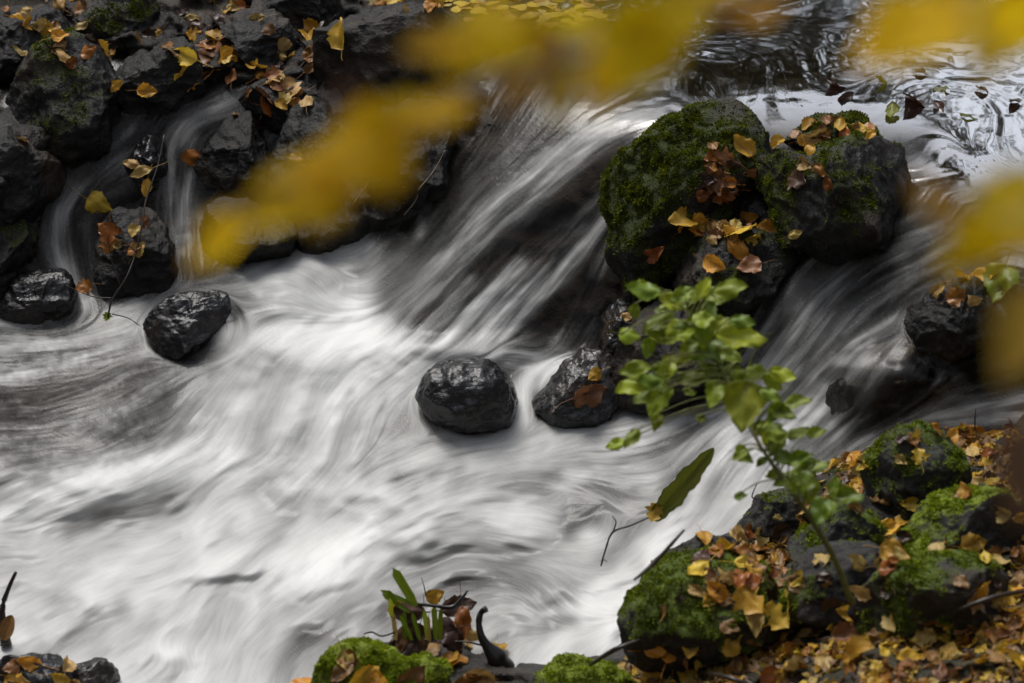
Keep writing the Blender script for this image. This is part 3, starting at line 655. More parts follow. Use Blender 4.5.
def put_leaf(px, py, colour, size=.055, kind=None, label=None, group=None, water=True, raise_=.006, spin=None, stand=None):
    h = drop(px, py, water)
    if h is None: return None
    p, n, on = h; kind = kind or random.choice(['round', 'round', 'heart', 'heart', 'oval'])
    if n.z < .25: n = (n+Vector((0, -.3, .5))).normalized()
    n = (n+Vector([random.gauss(0, .22) for _ in range(3)])).normalized()
    if stand: n = (n+Vector((random.uniform(-.3, .3), -1.0, 0))*stand).normalized()
    m = leaf_frame(n, random.uniform(0, 6.28) if spin is None else spin, random.uniform(-.1, .35))
    o = link('leaf', leaf_mesh(kind, random.randrange(5), colour))
    R4 = m.to_4x4(); off_ = m @ Vector((0, -.5*size, 0))
    o.matrix_world = Matrix.Translation(p+n*(raise_+.006*random.random())+off_) @ R4 @ Matrix.Scale(size, 4)
    tag(o, label, 'leaf', group); return o

NL = [ # px, py, colour, px size, label
 (184,55,'yellow',24,'upper leaf of the bright yellow pair on the rocks at top left','round'),
 (183,76,'yellow',20,'lower leaf of the bright yellow pair on the rocks at top left','round'),
 (148,92,'orange',19,'single orange leaf on the flat grey rock','round'),
 (138,46,'tan',24,'curled tan leaf above the flat grey rock','lobed'),
 (100,48,'orange',18,'small orange leaf right of the hump backed boulder crest','round'),
 (114,86,'yellow',18,'narrow yellow leaf hanging down beside the flat grey rock','oval'),
 (343,33,'yellow',30,'large round yellow leaf on top of the big grey boulder','round'),
 (308,38,'yellow',24,'yellow leaf at the left foot of the big grey boulder','heart'),
 (310,24,'orange',18,'orange leaf above the left end of the big grey boulder','heart'),
 (101,204,'yellow',26,'pale yellow leaf hanging over the left rill','heart'),
 (22,142,'tan',20,'tan leaf on the dark rock at the left edge','oval'),
 (62,58,'tan',20,'small pinkish leaf on the crest of the hump backed boulder','oval'),
 (393,188,'yellow',20,'lone yellow leaf on the shaded wet rock left of the fall','round'),
 (260,75,'orange',18,'orange leaf behind the brown leaves on the lumpy rock','oval'),
 (262,98,'brown',28,'dark brown leaf on the lumpy rock beside the rill','lobed'),
 (272,82,'tan',26,'pinkish tan leaf uppermost on the lumpy rock','heart'),
 (290,88,'tan',22,'folded tan leaf at the right of the lumpy rock','lobed'),
 (268,106,'rust',24,'rust leaf at the lowest point of the lumpy rock','round'),
 (285,44,'tan',14,'tiny round tan leaf at the top of the lumpy rock','round'),
 (297,158,'tan',20,'pale folded leaf right of the rounded grey rock','oval'),
 (190,158,'rust',28,'flat rust coloured leaf across the double waterfall','oval'),
 (212,48,'brown',30,'curled brown leaf between the yellow pair and the grey rock','lobed'),
 (205,78,'brown',34,'large crumpled brown leaf below the grey rock at top left','lobed'),
 (222,60,'orange',26,'orange brown leaf leaning on the grey rock at top left','heart'),
 (741,148,'yellow',26,'bright yellow leaf between the two mid stream boulders','round'),
 (776,146,'orange',18,'orange leaf against the back of the mid stream boulders','heart'),
 (815,138,'tan',30,'pale tan leaf standing up on the mid stream boulders','heart'),
 (812,152,'yellow',20,'yellow leaf at the foot of the pale standing leaf','oval'),
 (806,165,'tan',18,'round pinkish leaf below the pale standing leaf','round'),
 (822,170,'rust',20,'red brown leaf lying on the small moss patch','oval'),
 (828,184,'rust',18,'red brown leaf lowest on the broad boulder','oval'),
 (798,180,'purple',24,'dark leaf on the left shoulder of the broad boulder','lobed'),
 (722,160,'brown',26,'brown leaf upright in the gap between mossy and broad boulders','lobed'),
 (718,180,'brown',28,'brown crumpled leaf midway in the gap between the boulders','lobed'),
 (728,200,'rust',24,'rust leaf low in the gap between the two boulders','heart'),
 (752,172,'brown',20,'small brown leaf right in the boulder gap','oval'),
 (682,222,'yellow',28,'yellow leaf at the left end of the little leafy rock','round'),
 (697,226,'orange',26,'orange leaf second from the left on the little leafy rock','heart'),
 (716,230,'brown',24,'brown leaf in the middle of the little leafy rock','lobed'),
 (742,232,'yellow',32,'big yellow leaf on top of the little leafy rock','round'),
 (773,230,'orange',32,'big round orange leaf at the right end of the little leafy rock','round'),
 (752,220,'orange',20,'small orange leaf above the big pair on the little leafy rock','round'),
 (796,234,'tan',16,'small tan leaf right of the big round orange leaf','oval'),
 (738,250,'orange',30,'orange leaf drooping over the front of the little leafy rock','oval'),
 (655,252,'rust',22,'rust leaf on the left flank under the mossy boulder','heart'),
 (716,264,'orange',22,'orange leaf on the front of the little leafy rock','round'),
 (748,268,'brown',24,'brown leaf at the right front of the little leafy rock','heart'),
 (634,296,'rust',14,'tiny rust leaf above the sapling top','oval'),
 (628,318,'tan',16,'small yellowish leaf on wet rock left of the sapling','oval'),
 (593,376,'yellow',16,'small yellow leaf tip on the dark stone left of the sapling','heart'),
 (588,392,'brown',36,'wet brown leaf stuck on the dark stone left of the sapling','heart'),
 (940,292,'tan',26,'brown and cream leaf on the left of the right hand rock','oval'),
 (962,280,'orange',26,'orange leaf on top of the right hand rock','oval'),
 (985,276,'orange',30,'long orange leaf at the right on top of the right hand rock','oval'),
 (958,296,'rust',22,'dark red leaf in the middle of the right hand rock','lobed'),
 (972,302,'tan',20,'small tan leaf under the others on the right hand rock','heart'),
 (1000,285,'green',40,'dark green leaf at the right side of the right hand rock','heart'),
 (840,128,'orange',20,'orange leaf left on the low rock behind the broad boulder','oval'),
 (860,130,'yellow',18,'yellow leaf right on the low rock behind the broad boulder','oval'),
 (897,555,'yellow',30,'bright yellow leaf standing between the bank rocks','heart'),
 (974,543,'yellow',26,'yellow leaf standing on the right mossy bank rock','heart'),
 (985,560,'yellow',20,'flat yellow leaf right of the widest bank rock','oval'),
 (966,492,'yellow',18,'small yellow leaf behind the yellow green moss cap','heart'),
 (933,430,'orange',16,'orange leaf on the crest of the highest bank boulder','heart'),
 (975,432,'orange',20,'orange leaf right of the highest bank boulder','heart'),
 (950,436,'orange',18,'rust orange leaf beside the highest bank boulder','round'),
 (890,530,'orange',26,'tan orange leaf right of the black hollow rock','heart'),
 (724,552,'orange',24,'orange leaf on the bare brownish rock','round'),
 (696,573,'yellow',30,'flat yellow leaf at the left top of the leafy mossy boulder','oval'),
 (745,566,'yellow',26,'yellow leaf at the top of the leafy mossy boulder','oval'),
 (716,590,'orange',26,'orange leaf in the middle of the leafy mossy boulder','heart'),
 (697,592,'tan',22,'cream leaf left on the leafy mossy boulder','oval'),
 (748,602,'orange',34,'large orange leaf right on the leafy mossy boulder','lobed'),
 (785,600,'yellow',26,'bright yellow leaf at the right edge of the leafy mossy boulder','round'),
 (772,618,'yellow',32,'large yellow leaf low on the leafy mossy boulder','lobed'),
 (755,625,'tan',26,'tan leaf low on the leafy mossy boulder','heart'),
 (780,560,'orange',24,'orange leaf above the right edge of the leafy mossy boulder','heart'),
 (798,580,'yellow',20,'yellow leaf against the grey bank rock','oval'),
 (845,612,'yellow',24,'yellow leaf on the front of the grey bank rock','heart'),
 (856,562,'tan',26,'tan leaf leaning on the grey bank rock','oval'),
 (862,590,'tan',28,'pale pointed leaf between grey rock and moss cushion','oval'),
 (704,540,'orange',20,'orange leaf at the water edge of the near bank','heart'),
 (980,588,'yellow',24,'yellow leaf on the right end of the moss cushion','heart'),
 (858,656,'yellow',36,'broad yellow leaf lying flat in the litter below the moss cushion','round'),
 (888,650,'yellow',30,'pale yellow leaf right of the broad flat yellow leaf','oval'),
 (905,660,'yellow',32,'yellow leaf lying flat near the bottom of the litter','oval'),
 (828,668,'tan',36,'long cream leaf near the bottom edge','oval'),
 (718,664,'lime',22,'small lime green leaf in the litter below the mossy boulder','oval'),
 (948,634,'lime',24,'small lime green leaf in the litter right of the flat yellow leaves','heart'),
 (1000,660,'brown',40,'brown oak leaf in the bottom right corner','lobed'),
 (655,505,'yellow',1,'',''),
 (350,662,'rust',24,'rust leaf left on the lime green moss cushion','round'),
 (362,680,'orange',40,'orange leaf at the bottom edge on the lime green moss cushion','round'),
 (300,688,'orange',36,'orange leaf on the left end of the lime green moss cushion','heart'),
 (430,650,'brown',30,'brown leaf on the right end of the lime green moss cushion','heart'),
 (452,662,'orange',28,'orange leaf beside the black stub','heart'),
 (480,676,'tan',28,'tan leaf below the black stub','round'),
 (500,655,'yellow',22,'yellowish leaf right behind the black stub','heart'),
 (468,640,'tan',26,'wet tan leaf behind the black stub','round'),
 (30,662,'orange',26,'orange leaf on the wet stone at bottom left','oval'),
 (60,678,'yellow',24,'yellow leaf at the bottom left water edge','oval'),
 (20,690,'tan',30,'tan leaf in the bottom left corner','round'),
]
def szm(px, py, s):
    h = drop(px, py); d = (h[0]-V(CAM)).dot(V(FV)) if h else 5.5
    return s*d/F0
for q in NL:
    px, py, c, s, lab, kd = q
    if s < 5: continue
    stand = .9 if any(t in lab for t in ('stand', 'upright', 'lean', 'hang', 'face', 'droop')) else .25
    put_leaf(px, py, c, szm(px, py, s)*1.05, kd, lab, stand=stand, raise_=.004)
# countable fallen leaves by zone
def zone(n, poly, cols, where, group, size=(16, 28), water=False):
    P = poly; xs = [a for a, b in P]; ys = [b for a, b in P]; k_ = 0; tries = 0
    names = {'yellow': 'yellow', 'orange': 'orange', 'brown': 'brown', 'tan': 'pale tan', 'rust': 'rust red', 'purple': 'dark purplish', 'lime': 'lime green', 'green': 'green'}
    while k_ < n and tries < n*30:
        tries += 1; x, y = random.uniform(min(xs), max(xs)), random.uniform(min(ys), max(ys)); ins = False
        for (x0, y0), (x1, y1) in zip(P, P[1:]+P[:1]):
            if (y0 > y) != (y1 > y) and x < (x1-x0)*(y-y0)/(y1-y0)+x0: ins = not ins
        if not ins: continue
        c = random.choice(cols); s = random.uniform(*size)
        h = drop(x, y)
        if h is None or (h[2] == 'water' and not water): continue
        o = put_leaf(x, y, c, szm(x, y, s), random.choice(['round', 'heart', 'oval', 'lobed', 'heart']), f'{names[c]} fallen leaf {where}', f'{names[c]} {group}', raise_=.004, stand=random.choice([0, .2, .6]))
        if o: k_ += 1
zone(36, [(640,690),(700,655),(800,640),(1024,625),(1024,700),(640,700)], ['orange','brown','tan','tan','rust','yellow','brown','brown','rust'], 'in the thick litter along the bottom right edge', 'leaves in the bottom litter', (19, 32))
zone(20, [(900,650),(890,630),(1000,620),(1030,560),(1024,650)], ['orange','brown','tan','yellow','rust','tan','brown'], 'on the bank right of the moss cushion', 'leaves right of the moss cushion', (18, 30))
zone(20, [(690,560),(735,525),(790,530),(800,580),(770,600),(720,590)], ['brown','tan','purple','rust','purple','orange','brown'], 'between the water edge and the leafy mossy boulder', 'leaves at the water edge', (16, 28))
zone(10, [(800,480),(850,455),(870,470),(865,510),(800,515)], ['tan','orange','rust','tan','brown'], 'left of the highest bank boulder', 'leaves left of the high boulder', (14, 24))
zone(8, [(940,425),(1010,420),(1024,470),(970,480)], ['orange','rust','tan','brown'], 'right of the highest bank boulder', 'leaves right of the high boulder', (14, 24))
zone(8, [(895,515),(900,600),(880,560)], ['brown','tan','rust'], 'wedged between the bank rocks', 'leaves between bank rocks', (16, 26))
zone(10, [(640,640),(700,640),(760,670),(640,680)], ['orange','brown','tan'], 'at the foot of the leafy mossy boulder', 'leaves below the leafy boulder', (20, 30))
zone(8, [(0,0),(80,0),(110,30),(60,50),(0,25)], ['rust','brown','orange','tan'], 'in the top left corner', 'leaves in the top left corner', (14, 22))
zone(8, [(45,30),(70,20),(85,60),(75,40),(120,40),(120,55),(60,70)], ['orange','rust','tan','yellow'], 'behind the hump backed boulder', 'leaves behind the hump backed boulder', (14, 20))
zone(10, [(180,0),(255,0),(230,100),(195,100),(190,20)], ['brown','rust','tan','orange','purple'], 'in the gap left of the grey rock at the top', 'leaves in the top gap', (14, 24))
zone(6, [(350,0),(440,0),(440,14),(350,14)], ['yellow','orange','tan'], 'along the top edge above the big grey boulder', 'leaves above the big boulder', (12, 20), True)
zone(14, [(705,150),(735,150),(740,200),(700,205)], ['brown','rust','purple'], 'packed in the gap between the mid stream boulders', 'leaves in the boulder gap', (14, 22))
zone(16, [(670,215),(790,225),(790,245),(670,240)], ['orange','yellow','brown','tan'], 'tucked among the big leaves on the little leafy rock', 'small leaves on the little leafy rock', (12, 18))
zone(12, [(780,120),(880,122),(880,140),(780,140)], ['rust','orange','brown'], 'on the low rock behind the broad boulder', 'small leaves behind the broad boulder', (12, 18))
zone(8, [(240,75),(300,75),(310,110),(250,110)], ['brown','tan','rust'], 'among the leaves capping the lumpy rock', 'small leaves on the lumpy rock', (12, 20))
zone(8, [(270,660),(480,660),(520,690),(260,690)], ['brown','tan','orange','rust'], 'at the bottom edge around the lime green moss', 'leaves around the lime moss', (22, 34))
zone(6, [(0,650),(110,668),(110,690),(0,690)], ['brown','orange','tan'], 'among the wet stones at bottom left', 'leaves at the bottom left stones', (18, 26))
zone(8, [(105,210),(170,215),(160,300),(100,300)], ['rust','brown','tan'], 'on the wet rock behind the bare twig', 'leaves behind the bare twig', (12, 18))
# litter too dense to count
def litter(name, n, poly, cols, label, size=(12, 23), water=False, flat=False, rockp=.06):
    xs = [a for a, b in poly]; ys = [b for a, b in poly]; VV, FF, LU, LV, MI = [], [], [], [], []; base = 0; k_ = 0; tries = 0
    while k_ < n and tries < n*20:
        tries += 1; x, y = random.uniform(min(xs), max(xs)), random.uniform(min(ys), max(ys)); ins = False
        for (x0, y0), (x1, y1) in zip(poly, poly[1:]+poly[:1]):
            if (y0 > y) != (y1 > y) and x < (x1-x0)*(y-y0)/(y1-y0)+x0: ins = not ins
        if not ins: continue
        h = drop(x, y, True)
        if h is None or ((h[2] == 'water') != water): continue
        if not water and h[0] is not None and h[1].z < .15: continue
        if not water and not flat:
            hb = BVH.ray_cast(V(CAM), V(rays(x, y)).normalized())
            if hb[2] is not None and hb[2] < NROCKF and random.random() > rockp: continue
        p, nrm_, _ = h; nrm_ = (nrm_+Vector([random.gauss(0, .05 if flat else .35) for _ in range(3)])).normalized()
        m = np.array(leaf_frame(nrm_, random.uniform(0, 6.28), 0 if flat else random.uniform(-.2, .3))); s = random.uniform(*size)*float((p-V(CAM)).dot(V(FV)))/F0
        kd = random.choice(['round', 'heart', 'oval', 'lobed']); pp, f, lu, lv = LSH[kd][random.randrange(5)]
        pp = pp-np.array([0, .5, 0])
        if flat: pp = pp*np.array([1, 1, .25])
        VV.append((pp*s)@m.T+np.array(p)+np.array(nrm_)*.003); FF.append(f+base); base += len(pp); LU.append(lu+random.random()*9); LV.append(lv); MI += [random.randrange(len(cols))]*len(f); k_ += 1
    if not VV: return
    me = mesh_np(name, np.concatenate(VV), np.concatenate(FF), None, True, {'lu': np.concatenate(LU), 'lv': np.concatenate(LV)})
    for c in cols: me.materials.append(LM[c])
    me.polygons.foreach_set('material_index', np.array(MI, np.int32)); tag(link(name, me), label, 'leaf litter', kind='stuff')
litter('leaf_litter', 2100, [(600,700),(640,640),(700,560),(760,515),(850,455),(940,425),(1120,420),(1120,800),(600,800)], ['brown','tan','rust','brown','orange','purple','yellow'], 'dense brown and orange leaf litter covering the near right bank')
litter('rock_gap_litter', 150, [(-80,-60),(440,-60),(440,10),(330,30),(300,120),(240,140),(130,60),(60,60),(0,60),(-80,160)], ['brown','rust','purple','tan','orange'], 'brown leaf litter filling the gaps of the upper left rocks', (12, 22), rockp=.22)
litter('floating_leaf_mat', 420, [(400,-80),(660,-80),(600,18),(560,30),(470,32),(440,12)], ['yellow','orange','tan','yellow','rust'], 'mat of yellow leaves floating on the pond at the top edge', (9, 18), True, True)
litter('corner_litter', 200, [(-60,800),(-60,680),(60,690),(250,690),(540,684),(640,690),(640,800)], ['brown','tan','rust','orange'], 'brown leaf litter along the bottom edge', (18, 30))
litter('outer_bank_litter', 700, [(1000,380),(1260,260),(1260,880),(1040,880)], ['brown','tan','rust','brown','orange','purple','yellow'], 'brown leaf litter on the bank past the right edge')
# leaves floating on the pond
for i, (x, y, s, kd, d) in enumerate([(881,84,20,'heart','upright dark leaf floating highest on the bright pond'),(835,88,24,'oval','long dark leaf floating leftmost on the bright pond'),(845,98,22,'oval','dark leaf floating just below the leftmost pond leaf'),(941,90,17,'lobed','small dark leaf floating at the right middle of the pond'),(938,107,14,'round','tiny dark leaf floating on the pond among the ripples'),(915,104,40,'oval','longest dark leaf floating in the middle of the pond'),(893,114,26,'oval','dark leaf floating nearest the broad boulder'),(981,92,18,'oval','dark leaf floating on the far right of the pond'),(920,74,18,'oval','thin dark leaf floating under the blurred yellow leaves'),(968,118,20,'long','slender dark leaf floating near the right edge'),(1015,104,18,'oval','dark leaf floating at the very right edge of the pond')]):
    put_leaf(x, y, 'purple' if i % 3 else 'blade', szm(x, y, s), kd, d, 'leaves floating on the bright pond', raise_=.002)

# ------------------------------------------------------------------ twigs and stems
def bark(name, c, r=.6):
    k = NB(name); n = k.noise(120, 4, .6, k.coord()); k.l(k.ramp(n, [(.3, tuple(v*.5 for v in c)), (.7, c)]), k.b.inputs['Base Color']); k.b.inputs['Roughness'].default_value = r; k.bump(n, .6, .001); return k.m
M_TWIG = bark('dark_twig', (.035, .026, .02), .4); M_PALE = bark('pale_twig', (.22, .17, .12)); M_STEM = bark('green_stem', (.16, .17, .04)); M_STUB = bark('wet_black_wood', (.012, .010, .009), .3)
def tube(name, pts, radii, mat, parent=None, ns=8):
    P = np.array([list(p) for p in pts], float); 
    if len(P) > 2:   # smooth
        t = np.arange(len(P)); tt = np.linspace(0, len(P)-1, (len(P)-1)*4+1); out = []; rr = np.interp(tt, t, radii)
        for q in tt:
            i = min(int(q), len(P)-2); s = q-i; p0, p1, p2, p3 = P[max(i-1, 0)], P[i], P[i+1], P[min(i+2, len(P)-1)]
            out.append(.5*((2*p1)+(-p0+p2)*s+(2*p0-5*p1+4*p2-p3)*s*s+(-p0+3*p1-3*p2+p3)*s**3))
        P = np.array(out); radii = rr
    T = np.gradient(P, axis=0); T /= np.linalg.norm(T, axis=1)[:, None]+1e-9
    ref = np.array([.3, .2, .93]); A = np.cross(T, ref); A /= np.linalg.norm(A, axis=1)[:, None]+1e-9; B = np.cross(T, A)
    g = np.arange(ns)*2*math.pi/ns; rj = np.array(radii)[:, None]*(1+.15*vnoise(P*150, 3)[:, None])
    VV = P[:, None]+rj[..., None]*(np.cos(g)[None, :, None]*A[:, None]+np.sin(g)[None, :, None]*B[:, None])
    n = len(P); F = []
    for i in range(n-1):
        for q in range(ns): F.append((i*ns+q, i*ns+(q+1) % ns, (i+1)*ns+(q+1) % ns, (i+1)*ns+q))
    VV = VV.reshape(-1, 3); VV = np.concatenate([VV, P[:1], P[-1:]]); c0, c1 = n*ns, n*ns+1
    for q in range(0, ns, 2):
        F.append((c0, (q+2) % ns, q+1, q)); F.append((c1, (n-1)*ns+q, (n-1)*ns+q+1, (n-1)*ns+(q+2) % ns))
    org = np.array(parent['_o']) if parent is not None and '_o' in parent else np.zeros(3)
    if parent is None: org = P[0]
    o = link(name, mesh_np(name, VV-org, F, mat), parent)
    if parent is None: o.location = V(org)
    return o
def root(name, loc, label, cat, group=None):
    o = bpy.data.objects.new(name, None); COL.objects.link(o); o.location = V(loc); o.empty_display_size = .02; o['_o'] = [float(q) for q in loc]; return tag(o, label, cat, group)
def child_leaf(parent, p, colour, size, kind, ydir, face, curl=0, i=None, name='leaf'):
    """leaf whose stalk end is at p, growing along ydir, facing `face`"""
    y = V(ydir).normalized(); n = V(face); n = (n-y*n.dot(y)).normalized(); x = y.cross(n)
    m = Matrix((x, y, n)).transposed().to_4x4()
    o = link(name, leaf_mesh(kind, random.randrange(5) if i is None else i, colour), parent)
    o.matrix_local = Matrix.Translation(V(p)-V(parent['_o'])) @ m @ Matrix.Scale(size, 4); return o
def dirpx(a, fwd=0): a = math.radians(a); return np.cos(a)*RV+np.sin(a)*UV+fwd*FV      # angle in the view plane, 0 right, 90 up
def surf(px, py):
    h = drop(px, py); return h[0], float((h[0]-V(CAM)).dot(V(FV)))

# green sapling
bp, bd = surf(852, 604); D = bd-.28
SP = [(852, 604, D+.02), (836, 562, D-.02), (812, 520, D-.05), (782, 478, D-.07), (757, 440, D-.06), (735, 395, D-.02), (712, 350, D+.02), (692, 318, D+.06), (676, 296, D+.1)]
sap = root('sapling', at_d(852, 604, D+.02), 'green leafed sapling leaning out from the near bank over the stream', 'sapling')
stem = [at_d(x, y, d) for x, y, d in SP]; tube('stem', stem, [.0055, .005, .0042, .0035, .003, .0026, .0022, .0018, .0012], M_STEM, sap)
GL = [ # tip centre px, len px, angle, colour, kind
 (640,291,42,175,'green','oval'),(668,300,36,150,'lime','oval'),(690,296,46,20,'green','oval'),(705,286,30,60,'lime','oval'),(733,288,44,10,'lime','oval'),(720,296,36,-10,'green','oval'),
 (655,324,48,215,'green','oval'),(670,340,42,230,'lime','heart'),(648,348,30,250,'green','oval'),(690,335,36,250,'lime','heart'),(712,318,36,10,'lime','heart'),(705,345,40,280,'green','heart'),
 (745,338,66,-8,'lime','oval'),(725,328,44,-25,'lime','oval'),(728,345,42,-12,'green','oval'),(700,362,48,270,'green','heart'),(682,360,38,235,'lime','heart'),(720,360,42,300,'green','heart'),
 (632,370,40,190,'green','oval'),(652,368,34,170,'green','heart'),(664,380,40,250,'lime','heart'),(690,380,36,200,'green','oval'),(710,385,40,270,'green','heart'),(630,386,46,200,'lime','oval'),(645,382,36,185,'green','oval'),
 (742,372,40,10,'green','heart'),(765,374,38,-5,'lime','heart'),(784,376,34,-20,'lime','oval'),(775,384,30,-40,'lime','oval'),(742,385,34,-60,'green','heart'),
 (712,404,44,255,'green','heart'),(742,422,78,265,'lime','heart'),(760,398,34,-10,'green','heart'),(800,402,36,10,'green','oval'),(785,414,34,-20,'green','oval'),(772,396,30,-30,'green','oval'),
 (652,412,42,250,'green','heart'),(655,428,30,260,'lime','heart'),(640,400,30,220,'green','oval'),(614,445,26,200,'lime','oval'),(630,440,30,230,'green','oval'),(663,400,30,250,'green','heart'),
 (772,452,38,250,'green','heart'),(758,465,20,220,'green','heart'),(808,455,38,20,'green','heart'),(800,432,30,25,'green','oval'),(818,432,26,10,'green','oval'),(770,430,26,200,'green','oval'),
 (790,480,50,195,'green','oval'),(815,468,50,15,'green','oval'),(808,498,40,265,'lime','heart'),(850,497,44,-4,'green','oval'),(818,520,46,250,'green','heart'),(795,490,44,215,'green','heart')]
for _ in range(42):
    t_ = random.random(); j_ = t_*(len(SP)-2)+1.6; q_ = min(int(j_), len(SP)-2); u_ = min(j_-q_, 1); bxx = SP[q_][0]*(1-u_)+SP[q_+1][0]*u_; byy = SP[q_][1]*(1-u_)+SP[q_+1][1]*u_
    if byy > 500: continue
    GL.append((bxx+random.uniform(-60, 52), byy+random.uniform(-18, 34), random.uniform(18, 34), random.choice([190, 210, 240, 260, 280, 330, 350, 10]), random.choice(['green', 'green', 'lime']), random.choice(['oval', 'heart'])))
sx = np.array([[x, y, d] for x, y, d in SP])
tt = np.linspace(0, 1, 60); SI = np.stack([np.interp(tt*(len(SP)-1), range(len(SP)), sx[:, q]) for q in range(3)], -1)
for i, (x, y, L, a, c, kd) in enumerate(GL):
    ca, sa = math.cos(math.radians(a)), math.sin(math.radians(a)); bx_, by_ = x-ca*L*.5, y+sa*L*.5
    j = np.argmin(np.hypot(SI[:, 0]-bx_-8, (SI[:, 1]-by_-14))); nx, ny, nd = SI[j]; d = nd+random.uniform(-.07, .05)
    p = at_d(bx_, by_, d); size = L*d/F0*(.86 if kd == 'oval' else .66)
    fl = random.uniform(-.35, .35)
    child_leaf(sap, p, c, size, kd, dirpx(a, fl), -FV*random.uniform(.4, 1.1)+np.array([random.uniform(-.5, .5), 0, random.uniform(.3, .9)]))
    if np.hypot(nx-bx_, ny-by_) > 10:
        q0 = at_d(nx, ny, nd); mid = (q0+p)/2+UV*.008; tube('branchlet', [q0, mid, p], [.0015, .0012, .0009], M_STEM, sap, 6)

# long olive leaf lying on the twig over the water
def broad(px0, py0, d0, px1, py1, d1, wpx, colour, name, label, cat, parent=None, fold=.4, serr=.0, n=24, cup=0):
    a, b = at_d(px0, py0, d0), at_d(px1, py1, d1); y = b-a; L = np.linalg.norm(y); y = y/L; x = np.cross(y, -FV); x /= np.linalg.norm(x); z = np.cross(x, y)
    u = np.linspace(0, 1, n)[:, None]; v = np.linspace(-1, 1, 7)[None]; hw = wpx*d0/F0/2*(np.clip(.55+u*2, 0, 1)*np.clip((1-u)*7, .12, 1) if name == 'blade' else np.maximum(np.sin(math.pi*u**.8)**.5, .05))*(1+serr*np.sin(u*60)*.5+serr*np.sin(u*23))
    p = a+u[..., None]*y*L+(hw*v)[..., None]*x+(np.abs(v)*hw*fold+cup*np.sin(u*math.pi)*L)[..., None]*z
    org = np.array(parent['_o']) if parent is not None else a
    me = mesh_np(name, p.reshape(-1, 3)-org, quads(np.arange(n*7).reshape(n, 7)), LM[colour], True, {'lu': (u+0*v).ravel(), 'lv': (v+0*u).ravel()})
    o = link(name, me, parent)
    if parent is None: o.location = V(org); tag(o, label, cat)
    return o
_, dw = surf(680, 500)
broad(652, 520, dw-.32, 714, 448, dw-.36, 22, 'blade', 'leaf', 'long olive brown leaf hanging diagonally over the white water left of the sapling', 'leaf', None, .5, .10, 40)
tw = root('twig', at_d(601, 566, dw-.28), 'thin forked dark twig over the foam tipped by a small yellow leaf', 'twig')
tube('stem', [at_d(601, 566, dw-.28), at_d(606, 548, dw-.29), at_d(613, 532, dw-.3), at_d(632, 525, dw-.31), at_d(656, 514, dw-.32)], [.0016, .0017, .002, .0016, .0012], M_TWIG, tw)
tube('side_twig', [at_d(613, 532, dw-.3), at_d(616, 522, dw-.3), at_d(612, 516, dw-.3)], [.0015, .0012, .0007], M_TWIG, tw)
tube('side_twig', [at_d(601, 561, dw-.28), at_d(605, 560, dw-.28), at_d(607, 562, dw-.28)], [.0012, .0008, .0005], M_TWIG, tw)
child_leaf(tw, at_d(658, 503, dw-.33), 'yellow', .036, 'lobed', dirpx(250), -FV+UV*.2)
_, d1 = surf(700, 575)
st_ = tube('stick', [at_d(634, 580, d1-.12), at_d(655, 562, d1-.12), at_d(684, 530, d1-.16)], [.0016, .004, .0022], bark('grey_stick', (.10, .09, .08))); tag(st_, 'grey stick slanting over the white water beside the near bank', 'stick')
# upper-left bare twig with hanging leaves
_, dt = surf(105, 318); dt -= .05
bt = root('twig', at_d(108, 318, dt), 'thin bare twig with dead leaves hanging before the left rills', 'twig')
tube('stem', [at_d(108, 318, dt), at_d(112, 300, dt), at_d(126, 278, dt), at_d(135, 255, dt+.02), at_d(142, 225, dt+.03), at_d(146, 200, dt+.05), at_d(158, 165, dt+.08), at_d(164, 135, dt+.1)], [.0022, .002, .002, .002, .0018, .0018, .0016, .0012], M_TWIG, bt)
tube('side_twig', [at_d(120, 285, dt), at_d(112, 262, dt), at_d(108, 240, dt), at_d(104, 226, dt)], [.0015, .0012, .001, .0008], M_TWIG, bt)
tube('side_twig', [at_d(113, 298, dt), at_d(95, 297, dt), at_d(80, 292, dt), at_d(66, 285, dt)], [.0014, .0012, .001, .0008], M_TWIG, bt)
tube('side_twig', [at_d(112, 314, dt), at_d(128, 318, dt), at_d(140, 326, dt)], [.0014, .001, .0008], M_TWIG, bt)
tube('side_twig', [at_d(136, 252, dt+.02), at_d(122, 240, dt+.02), at_d(116, 246, dt+.02)], [.0014, .001, .0008], M_TWIG, bt)
for x, y, c, s, a in ((110, 222, 'rust', .05, 265), (106, 238, 'rust', .035, 280), (92, 284, 'rust', .036, 200), (152, 168, 'tan', .05, 200), (148, 178, 'yellow', .04, 260), (140, 165, 'tan', .038, 170), (108, 312, 'lime', .02, 260)):
    child_leaf(bt, at_d(x, y, dt+(.06 if y < 200 else 0)), c, s, 'oval' if y < 200 else 'lobed', dirpx(a), -FV+UV*.3)
# bottom-left stick
_, d2 = surf(5, 640)
sk = root('stick', at_d(4, 640, d2-.02), 'short dark upright stick with peeling bark at the left bottom edge', 'stick')
tube('stem', [at_d(6, 645, d2-.02), at_d(2, 612, d2-.03), at_d(8, 590, d2-.04), at_d(16, 572, d2-.05)], [.011, .006, .0042, .003], M_TWIG, sk)
broad(2, 640, d2-.04, 12, 615, d2-.04, 16, 'brown', 'bark_flap', '', '', sk, .4)
